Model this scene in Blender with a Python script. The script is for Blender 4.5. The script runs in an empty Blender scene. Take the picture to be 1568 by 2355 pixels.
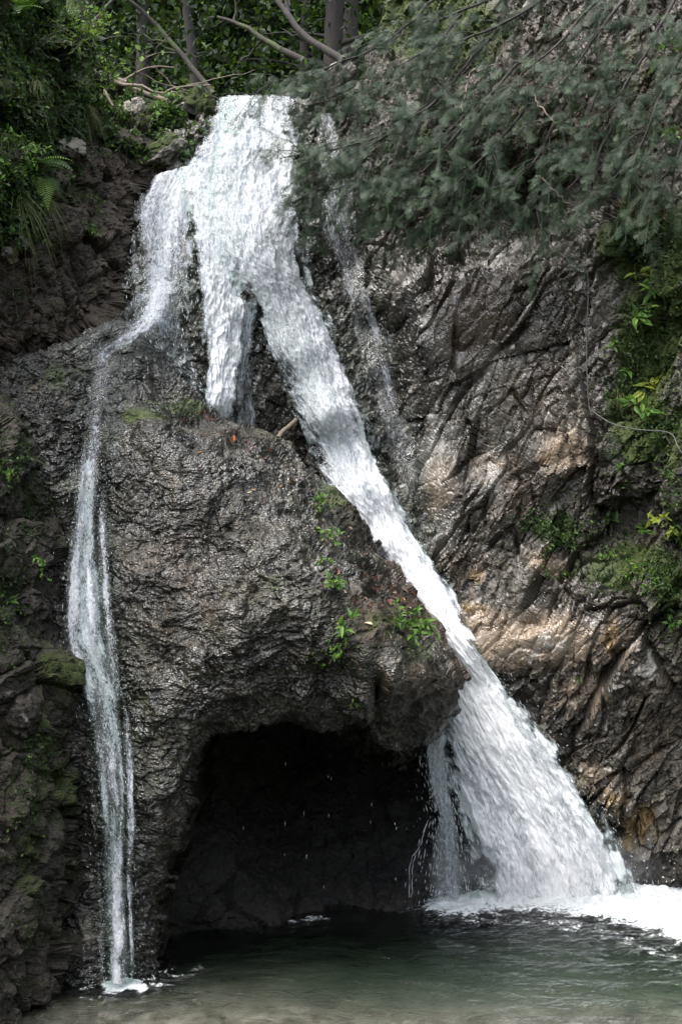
import bpy, math, random
import numpy as np
from mathutils import Vector, Matrix
from mathutils.bvhtree import BVHTree

rng = np.random.default_rng(7)
random.seed(7)
SC = bpy.context.scene
COL = SC.collection
R = math.radians

# ------------------------------------------------------------------ camera model
# picture measured on a 1568 x 2355 grid; camera level, 3.45 m above the pool
FPX, CU, CV, CZ = 3067.0, 784.0, 1177.5, 3.45
def P3(u, v, D):
    u = np.asarray(u, float); v = np.asarray(v, float); D = np.asarray(D, float)
    return np.stack([(u-CU)/FPX*D, D+0*u, CZ-(v-CV)/FPX*D], -1)

# ------------------------------------------------------------------ noise
_pr = np.random.default_rng(11)
PERM = np.concatenate([_pr.permutation(256)]*3).astype(np.int32)
GR = _pr.normal(size=(256, 3)).astype(np.float32)
GR /= np.linalg.norm(GR, axis=1, keepdims=True)
RND = _pr.random((256, 8)).astype(np.float32)
def _hash(i, j, k):
    return PERM[PERM[PERM[i & 255] + (j & 255)] + (k & 255)]
def perlin(p, seed=0):
    p = np.asarray(p, np.float32) + np.float32(seed*17.31)
    i = np.floor(p).astype(np.int32); f = p - i
    w = f*f*f*(f*(f*6-15)+10)
    out = np.zeros(len(p), np.float32)
    for dx in (0, 1):
        for dy in (0, 1):
            for dz in (0, 1):
                g = GR[_hash(i[:, 0]+dx, i[:, 1]+dy, i[:, 2]+dz)]
                d = (g*(f-np.array([dx, dy, dz], np.float32))).sum(1)
                out += d*(w[:, 0] if dx else 1-w[:, 0])*(w[:, 1] if dy else 1-w[:, 1])*(w[:, 2] if dz else 1-w[:, 2])
    return out*1.5
def fbm(p, o=4, seed=0, gain=.5):
    a, s, t = 1., 0., 0.
    p = np.asarray(p, np.float32)
    for k in range(o):
        s = s + a*perlin(p*(2.03**k), seed+k*3); t += a; a *= gain
    return s/t
def ridged(p, o=4, seed=0):
    a, s, t = 1., 0., 0.
    for k in range(o):
        s = s + a*(1-2*np.abs(perlin(p*(2.03**k), seed+k*3))); t += a; a *= .5
    return s/t
def worley(p, seed=0):
    """F1, F2, cell hash, offset from the nearest cell point"""
    p = np.asarray(p, np.float32) + np.float32(seed*9.7)
    i = np.floor(p).astype(np.int32)
    n = len(p)
    f1 = np.full(n, 9., np.float32); f2 = f1.copy(); hid = np.zeros(n, np.int32); off = np.zeros((n, 3), np.float32)
    for dx in (-1, 0, 1):
        for dy in (-1, 0, 1):
            for dz in (-1, 0, 1):
                c = i + np.array([dx, dy, dz], np.int32)
                h = _hash(c[:, 0], c[:, 1], c[:, 2])
                d = p - (c + RND[h, :3])
                r = np.sqrt((d*d).sum(1))
                m = r < f1
                f2 = np.where(m, f1, np.minimum(f2, r))
                f1 = np.where(m, r, f1); hid = np.where(m, h, hid); off = np.where(m[:, None], d, off)
    return f1, f2, hid, off
def facets(p, seed=0, tilt=.5, step=1.):
    """broken-rock relief: every cell a tilted plane at its own height"""
    f1, f2, h, off = worley(p, seed)
    g = RND[h, 3:6]-.5
    return step*(RND[h, 6]-.5) + tilt*2*(g*off).sum(1) - .3*np.clip(.09-(f2-f1), 0, 1)/.09
def sstep(a, b, x):
    t = np.clip((x-a)/(b-a), 0, 1); return t*t*(3-2*t)

class RBF:
    def __init__(s, pts, c=.05):
        a = np.array(pts, float); s.c = c
        s.x = a[:, :2]/1000; y = a[:, 2]; n = len(a)
        r = np.sqrt(((s.x[:, None]-s.x[None])**2).sum(-1)+c*c)
        A = np.zeros((n+3, n+3)); A[:n, :n] = -r + np.eye(n)*-.0005; A[:n, n] = 1; A[:n, n+1:] = s.x
        A[n:, :n] = A[:n, n:].T
        s.w = np.linalg.solve(A, np.concatenate([y, [0, 0, 0]]))
    def __call__(s, u, v):
        u = np.asarray(u, float); sh = u.shape
        q = np.stack([u.ravel(), np.asarray(v, float).ravel()], -1)/1000
        out = np.empty(len(q)); n = len(s.x)
        for k in range(0, len(q), 40000):
            b = q[k:k+40000]
            r = np.sqrt(((b[:, None]-s.x[None])**2).sum(-1)+s.c**2)
            out[k:k+40000] = -r@s.w[:n] + s.w[n] + b@s.w[n+1:]
        return out.reshape(sh)

def sdf(poly, u, v):
    """signed distance to a closed polygon (negative inside)"""
    p = np.stack([u.ravel(), v.ravel()], -1); a = np.array(poly, float); b = np.roll(a, -1, 0)
    d = np.full(len(p), 1e9); ins = np.zeros(len(p), bool)
    for i in range(len(a)):
        e = b[i]-a[i]; w = p-a[i]
        t = np.clip((w@e)/max(e@e, 1e-9), 0, 1)
        d = np.minimum(d, ((w-t[:, None]*e)**2).sum(1))
        c1 = (a[i, 1] <= p[:, 1]) != (b[i, 1] <= p[:, 1])
        if e[1] != 0:
            ins ^= c1 & (p[:, 0] < a[i, 0]+(p[:, 1]-a[i, 1])/e[1]*e[0])
    d = np.sqrt(d); return np.where(ins, -d, d).reshape(u.shape)

# ------------------------------------------------------------------ mesh helpers
def mk_mesh(name, V, faces, mat=None, smooth=True, attrs=None):
    """faces: an (n,k) index array or a list of such arrays"""
    if not isinstance(faces, list): faces = [faces]
    faces = [np.asarray(f, np.int32) for f in faces if len(f)]
    me = bpy.data.meshes.new(name)
    me.vertices.add(len(V)); me.vertices.foreach_set('co', np.asarray(V, np.float32).ravel())
    ls = np.concatenate([f.ravel() for f in faces])
    st, o = [], 0
    for f in faces:
        st.append(o+np.arange(len(f))*f.shape[1]); o += f.size
    st = np.concatenate(st).astype(np.int32)
    me.loops.add(len(ls)); me.loops.foreach_set('vertex_index', ls)
    me.polygons.add(len(st)); me.polygons.foreach_set('loop_start', st)
    me.update(calc_edges=True)
    me.polygons.foreach_set('use_smooth', np.full(len(st), bool(smooth)))
    for k, a in (attrs or {}).items():
        me.attributes.new(k, 'FLOAT', 'POINT').data.foreach_set('value', np.asarray(a, np.float32))
    me.validate()
    if mat: me.materials.append(mat)
    return me
def link(name, me, parent=None, loc=None):
    o = bpy.data.objects.new(name, me); COL.objects.link(o)
    if parent: o.parent = parent
    if loc is not None: o.location = loc
    return o
def tag(o, label=None, cat=None, group=None, kind=None):
    if label: o['label'] = label
    if cat: o['category'] = cat
    if group: o['group'] = group
    if kind: o['kind'] = kind
    return o
def empty(name, loc, label, cat, group=None):
    o = bpy.data.objects.new(name, None); COL.objects.link(o); o.location = loc
    o.empty_display_size = .1
    return tag(o, label, cat, group)

class MB:
    """collects pieces of one mesh"""
    def __init__(s): s.V, s.F, s.A, s.n = [], {}, [], 0
    def add(s, V, F, a=0.):
        V = np.asarray(V, float); F = np.asarray(F)
        s.V.append(V); s.F.setdefault(F.shape[1], []).append(F+s.n); s.n += len(V)
        s.A.append(np.broadcast_to(np.asarray(a, float), (len(V),)))
    def inst(s, tv, tf, M, L, a=None):
        n, k = len(M), len(tv)
        if n == 0: return
        V = np.einsum('nij,kj->nki', M, tv)+L[:, None]
        F = (tf[None]+(np.arange(n)*k)[:, None, None]).reshape(-1, tf.shape[1])
        s.add(V.reshape(-1, 3), F, np.repeat(a if a is not None else rng.random(n), k))
    def tube(s, pts, rad, n=6, a=.5):
        pts = np.asarray(pts, float); rad = np.broadcast_to(np.asarray(rad, float), (len(pts),))
        T = np.gradient(pts, axis=0); T /= np.linalg.norm(T, axis=1, keepdims=True)+1e-9
        up = np.array([0, 0, 1.]) if abs(T[0, 2]) < .9 else np.array([1., 0, 0])
        X = np.cross(T, up); X /= np.linalg.norm(X, axis=1, keepdims=True)+1e-9
        Y = np.cross(T, X)
        an = np.arange(n)/n*2*math.pi
        V = pts[:, None]+rad[:, None, None]*(np.cos(an)[None, :, None]*X[:, None]+np.sin(an)[None, :, None]*Y[:, None])
        m = len(pts); i = np.arange(m-1)[:, None]*n; j = np.arange(n)[None]; j2 = (j+1) % n
        F = np.stack([i+j, i+j2, i+n+j2, i+n+j], -1).reshape(-1, 4)
        s.add(V.reshape(-1, 3), F, a)
        b = s.n-m*n
        for ring in (0, m-1):
            s.F.setdefault(n, []).append((b+ring*n+np.arange(n))[None, ::(-1 if ring else 1)])
    def build(s, name, mat, parent=None, loc=None, smooth=True, origin=None):
        V = np.concatenate(s.V)
        if origin is not None: V = V-np.asarray(origin)
        me = mk_mesh(name, V, [np.concatenate(f) for f in s.F.values()], mat, smooth, {'var': np.concatenate(s.A)})
        return link(name, me, parent, loc)

def spline(pts, n):
    p = np.array(pts, float); m = len(p)
    q = np.vstack([2*p[0]-p[1], p, 2*p[-1]-p[-2]])
    t = np.linspace(0, m-1-1e-6, n); i = t.astype(int); f = (t-i)[:, None]
    a, b, c, d = q[i], q[i+1], q[i+2], q[i+3]
    return .5*(2*b+(c-a)*f+(2*a-5*b+4*c-d)*f*f+(3*b-a-3*c+d)*f**3)
def frames(dirs, ups, size):
    """rotation*scale matrices with local x along dirs and z near ups"""
    X = dirs/(np.linalg.norm(dirs, axis=1, keepdims=True)+1e-9)
    Y = np.cross(ups, X); Y /= np.linalg.norm(Y, axis=1, keepdims=True)+1e-9
    Z = np.cross(X, Y)
    return np.stack([X, Y, Z], -1)*np.asarray(size)[:, None, None]

# ------------------------------------------------------------------ materials
class NT:
    def __init__(s, name):
        s.m = bpy.data.materials.new(name); s.m.use_nodes = True
        s.t = s.m.node_tree; s.t.nodes.clear()
        s.out = s.n('ShaderNodeOutputMaterial')
    def n(s, ty, **kw):
        o = s.t.nodes.new(ty)
        for k, v in kw.items(): setattr(o, k, v)
        return o
    def set(s, sock, v):
        if isinstance(v, bpy.types.NodeSocket): s.t.links.new(v, sock)
        elif v is not None: sock.default_value = v
    def math(s, op, a, b=None, c=None, clamp=False):
        o = s.n('ShaderNodeMath', operation=op, use_clamp=clamp)
        for i, x in enumerate((a, b, c)):
            if x is not None: s.set(o.inputs[i], x)
        return o.outputs[0]
    def attr(s, name): return s.n('ShaderNodeAttribute', attribute_name=name).outputs['Fac']
    def co(s): return s.n('ShaderNodeTexCoord').outputs['Object']
    def map(s, v, scale=(1, 1, 1), rot=(0, 0, 0), loc=(0, 0, 0)):
        o = s.n('ShaderNodeMapping'); s.set(o.inputs[0], v)
        o.inputs['Scale'].default_value = scale; o.inputs['Rotation'].default_value = rot; o.inputs['Location'].default_value = loc
        return o.outputs[0]
    def noise(s, v, sc, det=4, ro=.55, dist=0.):
        o = s.n('ShaderNodeTexNoise'); s.set(o.inputs['Vector'], v)
        o.inputs['Scale'].default_value = sc; o.inputs['Detail'].default_value = det
        o.inputs['Roughness'].default_value = ro; o.inputs['Distortion'].default_value = dist
        return o.outputs['Fac']
    def voro(s, v, sc, feat='F1'):
        o = s.n('ShaderNodeTexVoronoi', feature=feat); s.set(o.inputs['Vector'], v); o.inputs['Scale'].default_value = sc
        return o.outputs['Distance']
    def rng(s, v, a, b, c=0., d=1.):
        o = s.n('ShaderNodeMapRange', interpolation_type='SMOOTHSTEP'); s.set(o.inputs[0], v)
        for i, x in zip((1, 2, 3, 4), (a, b, c, d)): s.set(o.inputs[i], x)
        return o.outputs[0]
    def mix(s, f, a, b):
        o = s.n('ShaderNodeMix', data_type='RGBA'); s.set(o.inputs[0], f)
        s.set(o.inputs[6], c4(a)); s.set(o.inputs[7], c4(b)); return o.outputs[2]
    def ramp(s, f, stops):
        o = s.n('ShaderNodeValToRGB'); s.set(o.inputs[0], f); e = o.color_ramp.elements
        while len(e) < len(stops): e.new(.5)
        for k, (p, c) in enumerate(stops): e[k].position = p; e[k].color = c4(c)
        return o.outputs[0]
    def bump(s, h, dist, st=1., nrm=None):
        o = s.n('ShaderNodeBump'); s.set(o.inputs['Height'], h); o.inputs['Distance'].default_value = dist
        o.inputs['Strength'].default_value = st
        if nrm is not None: s.set(o.inputs['Normal'], nrm)
        return o.outputs[0]
    def bsdf(s, **kw):
        o = s.n('ShaderNodeBsdfPrincipled')
        for k, v in kw.items():
            k = k.replace('_', ' ')
            s.set(o.inputs[k], c4(v) if k == 'Base Color' else v)
        return o.outputs[0]
    def mixs(s, f, a, b):
        o = s.n('ShaderNodeMixShader'); s.set(o.inputs[0], f); s.set(o.inputs[1], a); s.set(o.inputs[2], b); return o.outputs[0]
    def done(s, sh): s.set(s.out.inputs['Surface'], sh); return s.m
def c4(c):
    return (*c, 1.) if isinstance(c, tuple) and len(c) == 3 else c

def rock_mat(name, dark, mid, light, sc=2.2, bsc=38, bd=.012, rough=(.55, .2), moss=((.018, .026, .006), (.055, .075, .016)), strata=None, pale=(.42, .40, .36), scaly=False):
    t = NT(name); co = t.co()
    cs = t.map(t.map(co, rot=strata[1]), strata[0]) if strata else co
    n1 = t.noise(cs, sc, 7, .62, .6); n2 = t.noise(cs, sc*7, 5, .65); n3 = t.noise(co, 1.1, 4, .6)
    n4 = t.noise(cs, sc*3.1, 6, .7, .3)
    f = t.math('ADD', t.math('MULTIPLY', n1, .65), t.math('MULTIPLY', n2, .35))
    col = t.ramp(f, [(.33, dark), (.5, mid), (.68, light)])
    brown = t.rng(t.math('ADD', t.attr('brown'), t.math('MULTIPLY', t.math('SUBTRACT', n4, .5), 1.2)), .35, .75)
    col = t.mix(t.math('MULTIPLY', brown, .8), col, t.mix(n2, (.02, .015, .0105), (.076, .056, .038)))
    tan = t.rng(t.math('ADD', t.attr('tan'), t.math('MULTIPLY', t.math('SUBTRACT', n4, .5), 1.0)), .3, .75)
    col = t.mix(tan, col, t.mix(n1, (.10, .072, .047), (.30, .235, .17)))
    och = t.rng(t.math('ADD', t.attr('ochre'), t.math('MULTIPLY', t.math('SUBTRACT', n4, .5), 1.2)), .35, .7)
    col = t.mix(och, col, t.mix(n2, (.07, .042, .016), (.21, .145, .065)))
    pl = t.rng(t.math('ADD', t.attr('pale'), t.math('MULTIPLY', t.math('SUBTRACT', n4, .5), 2.2)), .5, .85)
    col = t.mix(pl, col, t.mix(n2, tuple(.6*x for x in pale), pale))
    mo = t.rng(t.math('ADD', t.attr('moss'), t.math('MULTIPLY', t.math('SUBTRACT', t.math('ADD', t.math('MULTIPLY', n3, .5), t.math('MULTIPLY', n4, .5)), .5), 1.6)), .42, .66)
    mcol = t.mix(t.noise(co, 26, 3), moss[0], moss[1])
    col = t.mix(mo, col, mcol)
    wet = t.math('MULTIPLY', t.attr('wet'), t.rng(t.noise(cs, sc*1.7, 4, .6), .3, .6, .45, 1.))
    rg = t.math('ADD', t.rng(wet, 0, 1, rough[0], rough[1]), t.math('MULTIPLY', mo, .35))
    if scaly:      # drooping scales with a smooth wet skin
        sv = t.map(t.n('ShaderNodeVectorMath', operation='ADD').outputs[0], (1, 1, 1.7))
        add = [n for n in t.t.nodes if n.type == 'VECT_MATH'][0]; t.set(add.inputs[0], co)
        wn = t.n('ShaderNodeTexNoise'); t.set(wn.inputs['Vector'], co); wn.inputs['Scale'].default_value = 6.; wn.inputs['Detail'].default_value = 2
        ws = t.n('ShaderNodeVectorMath', operation='SCALE'); t.set(ws.inputs[0], wn.outputs['Color']); ws.inputs['Scale'].default_value = .12; t.set(add.inputs[1], ws.outputs[0])
        v1 = t.voro(sv, 27, 'SMOOTH_F1'); v2 = t.voro(sv, 58)
        h = t.math('SUBTRACT', t.math('MULTIPLY', mo, t.noise(co, 90, 2)), t.math('ADD', t.math('MULTIPLY', v1, 1.3), t.math('MULTIPLY', v2, .7)))
        nr = t.bump(h, bd, 1.)
        return t.done(t.bsdf(Base_Color=col, Roughness=rg, Specular_IOR_Level=t.rng(wet, 0, 1, .25, .7), Coat_Weight=t.math('MULTIPLY', wet, .15), Coat_Roughness=.14, Coat_IOR=1.4, Coat_Normal=nr, Normal=nr))
    vo = t.voro(cs, bsc)
    h = t.math('ADD', t.math('ADD', t.math('MULTIPLY', t.noise(co, bsc*1.3, 4, .65), 1.), t.math('MULTIPLY', vo, .5)), t.math('MULTIPLY', mo, t.math('MULTIPLY', t.noise(co, 90, 2), 1.5)))
    nr = t.bump(h, bd, 1.)
    return t.done(t.bsdf(Base_Color=col, Roughness=rg, Specular_IOR_Level=t.rng(wet, 0, 1, .3, .95), Normal=nr))

def leaf_mat(name, a, b, trans=.35, rough=.45, c=None):
    t = NT(name); v = t.attr('var')
    col = t.ramp(v, [(0., a), (.75, b), (1., c or b)])
    col = t.mix(t.math('MULTIPLY', t.noise(t.co(), 7, 2), .35), col, tuple(.5*x for x in a))
    d = t.bsdf(Base_Color=col, Roughness=rough, Specular_IOR_Level=.22)
    tr = t.n('ShaderNodeBsdfTranslucent'); t.set(tr.inputs[0], t.mix(.35, col, (b[0]*1.6, b[1]*1.5, b[2]*.5)))
    return t.done(t.mixs(trans, d, tr.outputs[0]))
def bark_mat(name, a, b, moss=0.):
    t = NT(name); co = t.co()
    n = t.noise(t.map(co, (6, 6, 1.2)), 3, 5, .65)
    col = t.mix(n, a, b)
    if moss: col = t.mix(t.rng(t.noise(co, 4, 4), .62-moss*.4, .72-moss*.3), col, (.035, .05, .012))
    return t.done(t.bsdf(Base_Color=col, Roughness=.85, Normal=t.bump(n, .02)))

TOUT = ((.9, .9, 1.5), (0, 0, 0))
M_tufa = rock_mat('wet_tufa', (.004, .0036, .0023), (.0145, .013, .0086), (.066, .061, .042), sc=2.6, bsc=30, bd=.011, rough=(.55, .27), scaly=True)
M_lime = rock_mat('limestone', (.012, .0105, .0078), (.052, .046, .0365), (.2, .188, .162), sc=1.6, bsc=24, bd=.007, rough=(.48, .13),
                  strata=((1.6, 1.6, .55), (0, R(-28), 0)))
M_brown = rock_mat('earthy_rock', (.006, .0052, .0035), (.02, .0165, .011), (.06, .05, .036), sc=2.4, bsc=22, bd=.03, rough=(.75, .4))
M_cave_shade = rock_mat('shade_darkened_cave_rock', (.003, .0028, .0022), (.007, .0063, .005), (.018, .016, .013), sc=2.4, bsc=22, bd=.03, rough=(.75, .6))  # cave shade put into the colour: darker copy of the earthy rock
M_pale = rock_mat('pale_stone', (.05, .046, .036), (.14, .127, .1), (.32, .3, .25), sc=3, bsc=26, bd=.012, rough=(.6, .4))
def soil():
    t = NT('forest_soil'); co = t.co()
    n = t.noise(co, 2.5, 8, .65); m = t.noise(co, .7, 4, .6)
    col = t.mix(t.rng(m, .42, .6), t.ramp(n, [(.3, (.012, .01, .007)), (.6, (.05, .038, .025)), (.8, (.1, .08, .05))]), t.mix(n, (.012, .02, .006), (.05, .075, .02)))
    return t.done(t.bsdf(Base_Color=col, Roughness=.9, Normal=t.bump(n, .08)))
M_soil = soil()

def fall_mat(name, fs=(26, 6.2), tint=(.97, .975, .98), film=.14, lo=.36, hi=.66):
    """white water: broken foam over a clear film, laid along the flow (s across, t along, in metres)"""
    t = NT(name); s_, t_, d = t.attr('s'), t.attr('t'), t.attr('dens')
    cv = t.n('ShaderNodeCombineXYZ'); t.set(cv.inputs[0], s_); t.set(cv.inputs[1], t_); t.set(cv.inputs[2], t.attr('layer'))
    c = cv.outputs[0]
    a = t.noise(t.map(c, (fs[0], fs[1], 5)), 1, 5, .7, 1.3)
    b = t.noise(t.map(c, (fs[0]*2.9, fs[1]*2.2, 7)), 1, 3, .65, .6)
    w = t.noise(t.map(c, (fs[0]*.35, fs[1]*.16, 3)), 1, 3, .55, .4)
    n = t.math('ADD', t.math('ADD', t.math('MULTIPLY', a, .48), t.math('MULTIPLY', b, .3)), t.math('MULTIPLY', w, .22))
    x = t.math('ADD', n, t.math('MULTIPLY', t.math('SUBTRACT', d, .5), .55))
    al = t.rng(x, lo, hi)
    shade = t.rng(t.math('ADD', t.math('ADD', t.math('MULTIPLY', b, .5), t.math('MULTIPLY', a, .5)), t.math('MULTIPLY', t.math('SUBTRACT', d, .75), .7)), .32, .64)
    col = t.mix(shade, (.46, .49, .53), tint)
    foam = t.bsdf(Base_Color=col, Roughness=.6, Specular_IOR_Level=.25, Normal=t.bump(t.math('ADD', a, t.math('MULTIPLY', b, .4)), .03, .8))
    tl = t.n('ShaderNodeBsdfTranslucent'); t.set(tl.inputs[0], col)
    foam = t.mixs(.3, foam, tl.outputs[0])
    tp = t.n('ShaderNodeBsdfTransparent'); tp.inputs[0].default_value = (.92, .95, .94, 1)
    gl = t.n('ShaderNodeBsdfGlossy'); gl.inputs['Roughness'].default_value = .2
    t.set(gl.inputs['Normal'], t.bump(b, .03, .8))
    clear = t.mixs(t.math('MULTIPLY', t.rng(d, .02, .3), film), tp.outputs[0], gl.outputs[0])
    return t.done(t.mixs(al, clear, foam))
M_fall = fall_mat('white_water')
M_veil = fall_mat('thin_white_water', (20, 9.), film=.1, lo=.4, hi=.6)
M_side = fall_mat('rushing_white_water', (34, 19.), film=.08, lo=.42, hi=.56)
def spray_mat():
    t = NT('water_drops')
    tl = t.n('ShaderNodeBsdfTranslucent'); tl.inputs[0].default_value = (.9, .93, .96, 1)
    return t.done(t.mixs(.35, t.bsdf(Base_Color=(.7, .72, .75), Roughness=.3), tl.outputs[0]))
M_spray = spray_mat()
def foam_mat():
    t = NT('pool_foam'); co = t.co(); d = t.attr('dens')
    n = t.math('ADD', t.math('MULTIPLY', t.noise(t.map(co, (1, 1.6, 1)), 9, 4, .65, .8), .6), t.math('MULTIPLY', t.noise(co, 40, 3, .6), .4))
    al = t.rng(t.math('ADD', n, t.math('SUBTRACT', d, .5)), .42, .6)
    f = t.bsdf(Base_Color=t.mix(t.rng(n, .3, .6), (.38, .44, .46), (.7, .72, .73)), Roughness=.4, Normal=t.bump(n, .04))
    tl = t.n('ShaderNodeBsdfTranslucent'); tl.inputs[0].default_value = (.93, .96, .98, 1)
    tp = t.n('ShaderNodeBsdfTransparent')
    return t.done(t.mixs(al, tp.outputs[0], t.mixs(.25, f, tl.outputs[0])))
M_foam = foam_mat()
def pool_mat():
    t = NT('clear_pool_water'); co = t.co()
    h = t.math('ADD', t.noise(t.map(co, (1, 1.9, 1)), 3.5, 4, .6, 1.2), t.math('MULTIPLY', t.noise(t.map(co, (1, 1.7, 1)), 15, 3, .6, .8), .25))
    nr = t.bump(h, .09, .7)
    tp = t.n('ShaderNodeBsdfRefraction'); tp.inputs['IOR'].default_value = 1.33; tp.inputs['Roughness'].default_value = 0.; t.set(tp.inputs['Normal'], nr)
    gl = t.n('ShaderNodeBsdfGlossy'); gl.inputs['Roughness'].default_value = .03; t.set(gl.inputs['Normal'], nr)
    fr = t.n('ShaderNodeFresnel'); fr.inputs['IOR'].default_value = 1.33; t.set(fr.inputs['Normal'], nr)
    va = t.n('ShaderNodeVolumeAbsorption'); va.inputs['Color'].default_value = (.38, .72, .58, 1); va.inputs['Density'].default_value = .6
    t.set(t.out.inputs['Volume'], va.outputs[0])
    return t.done(t.mixs(fr.outputs[0], tp.outputs[0], gl.outputs[0]))
M_pool = pool_mat()
def bed_mat():
    t = NT('pool_bed'); co = t.co()
    v = t.voro(co, 9); n = t.noise(co, 4, 6, .7); vc = t.n('ShaderNodeTexVoronoi'); t.set(vc.inputs['Vector'], co); vc.inputs['Scale'].default_value = 9; q = t.math('ADD', t.math('MULTIPLY', t.noise(co, 18, 4, .6), .4), t.math('MULTIPLY', vc.outputs['Color'], .6))
    col = t.ramp(t.math('ADD', t.math('MULTIPLY', n, .6), t.math('MULTIPLY', q, .4)), [(.36, (.06, .056, .038)), (.5, (.15, .142, .105)), (.66, (.31, .295, .24))])
    return t.done(t.bsdf(Base_Color=col, Roughness=.7, Normal=t.bump(t.math('ADD', v, q), .05)))
M_bed = bed_mat()
M_yew = leaf_mat('evergreen_needles', (.006, .015, .006), (.024, .047, .019), .15, .5, (.095, .135, .075))
M_leafg = leaf_mat('fresh_green_leaf', (.035, .085, .015), (.1, .2, .038), .35, .45, (.2, .31, .07))
M_leafd = leaf_mat('dark_green_leaf', (.013, .027, .008), (.045, .085, .02), .35, .5, (.1, .165, .04))
M_leafy = leaf_mat('sunlit_canopy_leaf', (.02, .042, .008), (.075, .14, .022), .5, .5, (.2, .29, .05))  # sunlit look put into the leaf colour
M_leafs = leaf_mat('shaded_wood_leaf', (.006, .014, .004), (.022, .045, .01), .35, .55, (.13, .21, .04))  # wood shade put into the leaf colour, brightest end as lit leaves
M_yell = leaf_mat('yellowing_leaf', (.14, .2, .03), (.24, .28, .05), .35, .5)
M_grass = leaf_mat('grass_blade', (.05, .075, .02), (.14, .16, .06), .3, .5, (.22, .2, .1))
M_orange = leaf_mat('orange_leaf', (.3, .1, .03), (.42, .2, .07), .1, .45)
M_redbr = leaf_mat('red_brown_leaf', (.07, .028, .02), (.14, .06, .045), .1, .4)
M_cream = leaf_mat('cream_leaf', (.4, .34, .2), (.55, .47, .3), .1, .5)
M_bark = bark_mat('dark_bark', (.009, .007, .006), (.03, .025, .02))
M_barkm = bark_mat('mossy_bark', (.01, .008, .006), (.035, .028, .02), .5)
M_twig = bark_mat('grey_brown_twig', (.05, .04, .032), (.14, .115, .09))
M_dead = bark_mat('weathered_wood', (.06, .047, .035), (.2, .16, .12))
def simple(name, col, rough, metal=0.):
    t = NT(name); n = t.noise(t.co(), 60, 3)
    return t.done(t.bsdf(Base_Color=t.mix(n, tuple(.6*x for x in col), col), Roughness=rough, Metallic=metal))
M_cable = simple('steel_cable', (.09, .09, .09), .6, .4)
M_iron = simple('rusty_iron', (.03, .022, .018), .6, .4)

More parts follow.
